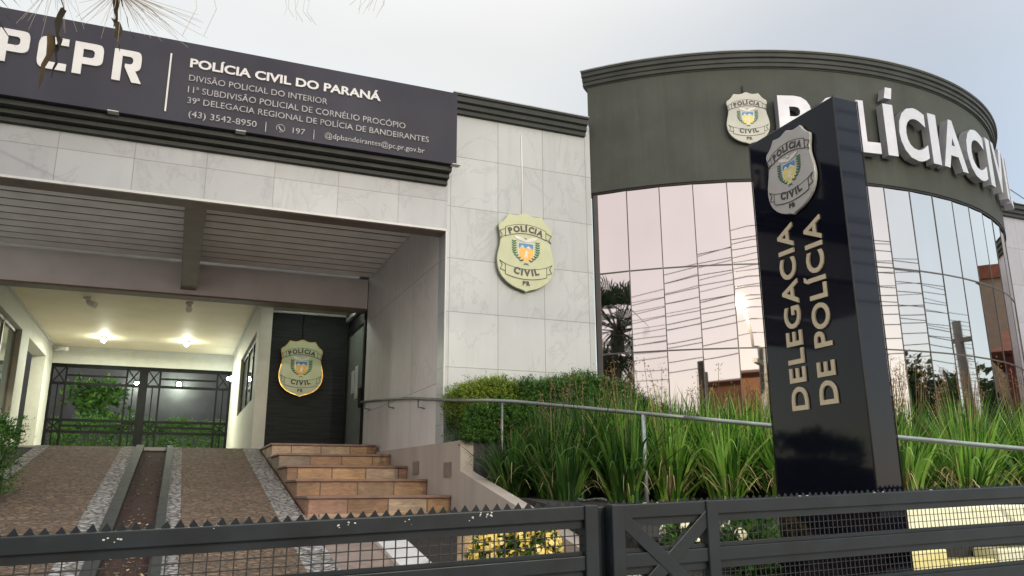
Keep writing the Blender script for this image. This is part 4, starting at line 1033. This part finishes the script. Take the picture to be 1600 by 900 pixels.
CL_ = [  # x, y, blades, height, material, label
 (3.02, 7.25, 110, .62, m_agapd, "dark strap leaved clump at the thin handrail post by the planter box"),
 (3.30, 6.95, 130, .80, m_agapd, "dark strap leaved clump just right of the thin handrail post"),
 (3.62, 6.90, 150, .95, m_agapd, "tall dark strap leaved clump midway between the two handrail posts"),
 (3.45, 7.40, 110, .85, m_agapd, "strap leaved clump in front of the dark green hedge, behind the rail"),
 (3.95, 6.75, 150, .95, m_agap, "strap leaved clump directly behind the galvanised handrail post"),
 (3.90, 7.35, 120, .90, m_agapd, "strap leaved clump under the right end of the dark green hedge"),
 (4.30, 6.70, 150, .95, m_agap, "bright strap leaved clump right of the galvanised handrail post"),
 (4.36, 7.30, 110, .95, m_agapd, "strap leaved clump against the first glass panes"),
 (4.68, 6.55, 140, .95, m_agap, "bright strap leaved clump with arching straw leaves left of the totem"),
 (4.80, 7.15, 110, .95, m_agapd, "seeding clump in front of the second and third glass panes"),
 (5.05, 6.30, 150, .95, m_agap, "bright strap leaved clump touching the totem edge on its left"),
 (5.30, 6.85, 110, .98, m_agapd, "seeding clump in front of the glass just left of the totem"),
 (5.55, 6.15, 120, .95, m_agap, "strap leaved clump hidden mostly behind the totem"),
 (5.95, 6.35, 110, .95, m_agapd, "seeding clump behind the totem's right edge"),
 (5.72, 5.20, 130, .78, m_agap, "bright strap leaved clump touching the totem edge on its right"),
 (6.15, 5.75, 120, .85, m_agap, "strap leaved clump behind the gap right of the totem"),
 (6.62, 5.25, 190, .90, m_agap, "broad fan shaped bright clump under the handrail at the right"),
 (6.75, 6.20, 120, .92, m_agapd, "seeding clump below the tree reflection, right of the totem"),
 (7.20, 5.05, 170, .90, m_agap, "bright clump at the right edge of the picture"),
 (7.40, 5.85, 120, .92, m_agapd, "brown seeding clump in front of the rightmost dark glass"),
 (8.05, 5.75, 120, .95, m_agapd, "brown seeding clump furthest right, before the end wall"),
 (8.0, 5.1, 130, .9, m_agap, "green clump beyond the right end of the handrail"),
 (5.35, 5.30, 90, .7, m_agap, "low strap leaved clump close behind the totem"),
 (3.22, 6.50, 100, .55, m_agapd, "low dark clump at the foot of the thin handrail post, nearest the side wall"),
 (3.72, 6.35, 130, .80, m_agapd, "strap leaved clump just left of the galvanised handrail post"),
 (4.12, 6.25, 120, .78, m_agap, "strap leaved clump just right of the galvanised post, in front of the rail"),
 (4.10, 7.05, 120, .95, m_agapd, "dense middle clump between the galvanised post and the hedge end"),
 (4.55, 6.05, 120, .80, m_agap, "bright clump with straw coloured leaves at its foot, between post and totem"),
 (4.60, 6.90, 120, .98, m_agapd, "middle row clump in front of the second glass pane"),
 (4.98, 5.75, 120, .82, m_agap, "bright front clump leaning out beside the totem's left edge"),
 (5.0, 6.75, 110, .98, m_agapd, "middle row clump in front of the third glass pane"),
 (5.62, 5.75, 120, .85, m_agap, "middle row clump showing just right of the totem"),
 (6.25, 5.05, 120, .70, m_agap, "small bright clump between the totem and the broad fan shaped clump"),
 (6.35, 6.35, 120, .95, m_agapd, "back row seeding clump under the mirrored trees"),
 (7.0, 5.60, 120, .92, m_agap, "middle row clump behind the broad fan shaped clump"),
 (7.15, 6.30, 110, .95, m_agapd, "back row seeding clump under the mirrored pole"),
 (7.75, 6.15, 110, .98, m_agapd, "back row brown seeding clump under the mirrored block"),
]
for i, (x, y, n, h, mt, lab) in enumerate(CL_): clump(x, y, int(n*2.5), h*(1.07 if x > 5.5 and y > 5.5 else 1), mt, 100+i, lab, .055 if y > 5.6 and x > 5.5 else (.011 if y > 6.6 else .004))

def flower_bush(label, x, y, z, rx, ry, rzz, mf, n=700, nf=26, seed=1):
    r = random.Random(seed); t = thing("flowering_shrub", label, "shrub", (x, y, z-rzz), "flowering shrubs behind the fence")
    mb = MB(); leaf_cloud(mb, (x, y, z), (rx, ry, rzz), n, .055, r); obj("foliage", mb, m_hedged, t)
    fl = MB()
    for _ in range(nf):
        a, e = r.uniform(0, 2*PI), r.uniform(-.1, 1.3)
        c_ = Vector((x+rx*math.cos(a)*math.cos(e), y+ry*math.sin(a)*math.cos(e), z+rzz*math.sin(e)))
        for _k in range(16):
            dd = Vector((r.gauss(0, 1), r.gauss(0, 1), r.gauss(.3, 1))).normalized(); q = c_+dd*.034
            s_ = dd.orthogonal().normalized()*.015; t2 = dd.cross(s_)
            fl.face([q-s_, q-t2, q+s_, q+t2])
    obj("blossom", fl, mf, t); return t
flower_bush("yellow flowering shrub in the dark bed left of the gate post", 2.10, 5.0, -.40, .30, .2, .22, m_flowy, 1300, 130, 1)
flower_bush("pale flowering shrub behind the cross braced panel", 2.98, 4.35, -.30, .16, .16, .15, m_floww, 700, 22, 2)
flower_bush("shrub with cream and orange blossoms between cross brace and totem", 3.22, 4.05, -.33, .20, .18, .17, m_floww, 1000, 10, 3)
flower_bush("shrub with a few orange blossom heads near the totem foot", 3.60, 3.95, -.36, .26, .16, .15, m_flowo, 1000, 6, 4)

# ------------------------------------------------------------------ palm at the left of the drive
def palm():
    x, y = -2.3, 4.3; zc = 3.5; r = random.Random(9)
    t = thing("fan_palm", "fan palm with dry fronds hanging in at top left, mirrored in the glass", "tree", (x, y, -1.2))
    tr = MB(); tr.tube([(x, y, -1.3), (x+.03, y, 0), (x-.02, y, 2), (x, y, zc)], [.24, .19, .17, .15], 14); obj("trunk", tr, m_bark, t)
    cr = MB(); pet = MB()
    for i in range(38):
        a = 2.4*i; el = math.radians(r.uniform(-60, 75)); d = Vector((math.cos(a)*math.cos(el), math.sin(a)*math.cos(el), math.sin(el)))
        p0 = Vector((x, y, zc)); L1 = r.uniform(.65, .9); p1 = p0+d*L1
        pet.tube([p0, p0.lerp(p1, .5)+Vector((0, 0, .02)), p1], [.018, .013, .010], 5)
        side = d.cross(Vector((0, 0, 1))); side = side.normalized() if side.length > .01 else Vector((1, 0, 0)); nrm = side.cross(d)
        for k in range(26):
            u = -1.75+3.5*k/25; dd = d*math.cos(u)+side*math.sin(u); l = r.uniform(.68, .92)*(1-.12*abs(u))
            m_ = p1+dd*l*.6+nrm*.03; e = p1+dd*l+Vector((0, 0, -.18*l-.05*r.random())); wv = dd.cross(nrm).normalized()*.022
            cr.face([p1-wv*.3, m_-wv, e, m_+wv])
    obj("petiole", pet, m_bark, t); obj("crown", cr, m_palml, t)
    # dry fronds that hang down on the street side
    dr = MB(); ft = MB()
    def dryblade(p, q, wd, n=5):
        p = Vector(p); q = Vector(q); s_ = Vector((1, .3, 0)).normalized()*wd; i = len(dr.v)
        for k in range(n+1):
            f = k/n; c_ = p.lerp(q, f)+Vector((r.uniform(-.012, .012), r.uniform(-.01, .01), 0)); ww = s_*(1-f**1.5)*r.uniform(.7, 1.2)
            dr.v += [tuple(c_-ww), tuple(c_+ww+Vector((0, .02, 0)))]
        for k in range(n): dr.f.append((i+2*k, i+2*k+1, i+2*k+3, i+2*k+2)); dr.m.append(0); dr.sm.append(False)
    crown0 = Vector((x, y, zc-.1))
    for (px, pz, ln) in ((-.505, 2.64, 0), (-.745, 2.60, 0)):
        tip = Vector((px, 4.3, pz)); mid = (crown0+tip)*.5+Vector((0, 0, .42))
        pet2 = MB(); pet2.tube([crown0, mid, tip], [.02, .016, .012], 6); obj("petiole", pet2, m_dry, t)
    dryblade((-.51, 4.3, 2.66), (-.49, 4.3, 2.40), .022); dryblade((-.49, 4.31, 2.45), (-.455, 4.3, 2.27), .020); dryblade((-.50, 4.32, 2.66), (-.40, 4.3, 2.36), .006)
    dryblade((-.745, 4.3, 2.45), (-.735, 4.3, 2.22), .016); dryblade((-.76, 4.3, 2.62), (-.742, 4.3, 2.42), .010); dryblade((-.77, 4.31, 2.30), (-.80, 4.3, 1.98), .018); dryblade((-.73, 4.32, 2.30), (-.755, 4.3, 2.05), .008)
    obj("dry_frond", dr, m_dry, t)
    for k in range(70):
        f = r.random(); s_ = Vector((-.50, 4.3, 2.62)) if f < .62 else Vector((-.78, 4.3, 2.62))
        an = r.uniform(-.95, .85) if f < .62 else r.uniform(-.5, .5); l = r.uniform(.18, .42)
        e = s_+Vector((math.sin(an)*l, r.uniform(-.1, .1), -math.cos(an)*l*.8))
        if f < .62 and r.random() < .6: e = s_+Vector((r.uniform(.1, .48), r.uniform(-.1, .1), -r.uniform(.08, .26)))
        mdl = s_.lerp(e, .5)+Vector((r.uniform(-.02, .02), 0, r.uniform(-.01, .03)))
        ft.tube([s_, mdl, e], [.0016, .0013, .0007], 4, 0, False)
    for (ax, bx, z0, z1) in ((-.12, -.16, 2.70, 2.42), (-.02, -.05, 2.70, 2.45)):
        ft.tube([(ax, 4.3, z0), (ax+.02, 4.3, (z0+z1)/2+.05), (bx, 4.3, z1)], .0018, 4, 0, False)
    for k in range(9):
        x0_ = .80+.02*k; ft.tube([(x0_, 4.35, 3.0), (x0_+r.uniform(-.03, .03), 4.35, 2.93), (x0_-r.uniform(.02, .06), 4.35, 2.88-r.uniform(0, .06))], .0014, 4, 0, False)
    for k in range(6):
        x0_ = .36+.03*k; ft.tube([(x0_, 4.35, 2.85), (x0_+r.uniform(-.03, .03), 4.35, 2.76), (x0_+r.uniform(.0, .06), 4.35, 2.72-r.uniform(0, .04))], .0012, 4, 0, False)
    tip2 = Vector((.95, 4.35, 3.02)); fr = MB(); fr.tube([crown0, Vector((-.6, 4.35, 3.9)), Vector((.4, 4.35, 3.5)), tip2], [.02, .014, .008, .003], 6)
    fr.tube([Vector((.2, 4.35, 3.6)), Vector((.42, 4.35, 3.1)), Vector((.5, 4.35, 2.84))], [.006, .004, .002], 5); fr.tube([Vector((-.3, 4.32, 3.7)), Vector((-.1, 4.3, 3.1)), Vector((-.07, 4.3, 2.69))], [.006, .004, .002], 5)
    obj("petiole", fr, m_dry, t)
    obj("leaf_thread", ft, m_fibre, t)
palm()

# ------------------------------------------------------------------ the street side, seen mirrored in the glass
def house(name, label, x0, x1, y0, y1, z0, z1, mw, mr, rh, nwin):
    t = thing(name, label, "house", ((x0+x1)/2, (y0+y1)/2, z0))
    mb = MB(); mb.box(x0, x1, y0, y1, z0, z1); obj("wall", mb, mw, t)
    ym = (y0+y1)/2; o_ = .45
    if rh > 0:
        mb = MB(); vs = [(x0-o_, y0-o_, z1+.01), (x1+o_, y0-o_, z1+.01), (x1+o_, y1+o_, z1+.01), (x0-o_, y1+o_, z1+.01), (x0+1, ym, z1+rh), (x1-1, ym, z1+rh)]
        mb.add(vs, [(3, 2, 1, 0), (0, 1, 5, 4), (2, 3, 4, 5), (1, 2, 5), (3, 0, 4)]); obj("roof", mb, mr, t)
    else:
        mb = MB(); mb.box(x0-.1, x1+.1, y0-.1, y1+.1, z1+.002, z1+.4); obj("roof", mb, mr, t)
    nf = max(1, int((z1-z0)/2.9))
    for fl in range(nf):
        for i in range(nwin):
            xc = x0+(x1-x0)*(i+.5)/nwin; zc = z0+1.5+fl*2.9
            mb = MB(); mb.box(xc-.55, xc+.55, y1, y1+.05, zc-.5, zc+.6); w_ = obj("window", mb, m_trim, t)
            mb = MB(); mb.box(xc-.48, xc+.48, y1+.051, y1+.06, zc-.43, zc+.53); obj("pane", mb, m_glassdark, w_)
    return t
house("brick_house", "orange brick house across the street, mirrored low in the glass left of the totem", -3.4, 6.5, -13.5, -9.2, -1.8, 3.55, m_brick, m_roof, .45, 4)
house("apartment_block", "beige three storey block mirrored at the right edge of the curved glass", 24, 34, 3.4, 14, -1.8, 5.9, m_beigeb, m_roof, 0, 3)
house("dark_red_house", "dark red house mirrored at the far right of the glass", 17, 21, 6.6, 9.8, -1.8, 2.7, m_dkred, m_roof, .8, 2)
mb = MB(); mb.box(-4.72, -4.28, -6.9, -6.5, -1.9, 4.1); tag(obj("brick_pillar", mb, m_bark, bevel=.03), "dark square pillar across the street, mirrored low in the glass", "pillar")
for i, (x, y, h, r, n, lab) in enumerate(((20.7, -6.8, 6.6, 2.0, 5200, "leafy tree across the street, mirrored right of the totem"), (18.3, -.3, 5.0, 1.7, 4600, "dark tree mirrored beside the leaning pole at the right"), (-9.5, -8.5, 5.0, 2.2, 3000, "dark tree across the street mirrored near the palm"), (-13, -2, 6.5, 2.8, 3600, "tall dark tree down the street, mirrored behind the palm"), (20.5, 4.2, 4.9, 1.7, 4200, "dark tree before the dark red house"), (27, -6.8, 6.4, 2.0, 4200, "second leafy tree across the street at the right"))):
    tree("street_tree", lab, x, y, -1.9, h, r, n, .26, m_treel, "trees along the street", seed=30+i)
def pole(label, x, y, h, r, lean=0):
    t = thing("utility_pole", label, "utility pole", (x, y, -1.9), "utility poles along the street")
    mb = MB(); mb.tube([(x, y, -1.9), (x+lean, y, -1.9+h)], [r, r*.75], 10); obj("pole", mb, m_pole, t)
    mb = MB(); mb.box(x+lean-.06, x+lean+.06, y-.9, y+.9, -1.9+h-.6, -1.9+h-.48); obj("cross_arm", mb, m_pole, t)
POLES = [(-32, -6.6), (-14, -6.6), (3.1, -6.6), (22, -6.6), (42, -6.6)]
pole("concrete utility pole beside the lit street lamp, mirrored left of the totem", 3.1, -6.6, 5.9, .15)
pole("concrete utility pole mirrored among the trees right of the totem", 21.6, .9, 6.4, .16, -.35)
pole("far utility pole down the street to the left", -14, -6.6, 8.5, .17)
t = thing("street_lamp", "lit yellow street lamp on a slanting arm, mirrored in the glass left of the totem", "street lamp", (3.1, -6.5, 3.0))
mb = MB(); mb.tube([(3.1, -6.48, 2.9), (3.15, -5.9, 4.2), (3.22, -4.7, 4.95)], .035, 8); obj("arm", mb, m_pole, t)
mb = MB(); mb.sphere((3.23, -4.3, 4.93), .15, 0, 8, (.8, 1.3, .5)); obj("lamp_head", mb, m_street, t)
plight("street_lamp_light", (3.23, -4.3, 4.83), 1000, (1, .93, .66), .035)
rw = random.Random(2)
for i, (yy, zz) in enumerate([(-6.0, 7.5), (-6.4, 7.2), (-6.8, 6.9), (-7.2, 6.6), (-6.2, 6.0), (-6.25, 5.7), (-6.3, 5.45), (-6.35, 5.1), (-6.3, 4.75), (-6.3, 4.35)]):
    mb = MB()
    for (xa, _), (xb, _) in zip(POLES[:-1], POLES[1:]):
        sag = .35+.25*rw.random()
        mb.tube([(xa+(xb-xa)*k/8, yy, zz-sag*(1-(2*k/8-1)**2)) for k in range(9)], .017 if i > 3 else .012, 4, 0, False)
    tag(obj("overhead_wire", mb, m_wire), ["topmost power wire of the street bundle mirrored in the glass", "second power wire from the top of the mirrored bundle", "third power wire from the top of the mirrored bundle", "lowest of the four thin power wires mirrored in the glass", "uppermost thick phone cable of the mirrored bundle", "second thick phone cable from the top of the bundle", "third thick phone cable from the top of the bundle", "fourth thick phone cable from the top of the bundle", "fifth thick phone cable, one above the lowest", "lowest sagging phone cable of the mirrored bundle"][i], "wire", "overhead wires along the street")
for i, (zz, sg) in enumerate([(6.3, .5), (6.0, .45), (5.7, .55), (5.35, .4), (5.0, .5), (4.6, .45)]):
    mb = MB(); mb.tube([(-30+60*k/20, -2.6+.05*i, zz-sg*(1-(2*((k*3) % 20)/20-1)**2)*.5) for k in range(21)], .0115, 4, 0, False)
    tag(obj("overhead_wire", mb, m_wire), "one of six evenly spaced service wires over the near side of the street", "wire", "service wires over the near side of the street")
# thin wires in the sky right of the round corner
for i, (za, zb) in enumerate(((11.3, 11.6), (10.9, 10.9), (10.95, 9.9))):
    mb = MB(); mb.tube([(26, 18.6, za), (33, 21, (za+zb)/2-.1), (45, 24, zb)], .018, 4, 0, False)
    tag(obj("overhead_wire", mb, m_wire), ["upper thin wire against the sky right of the round corner", "middle thin wire against the sky right of the round corner", "drooping thin wire against the sky right of the round corner"][i], "wire", "overhead wires right of the round corner")
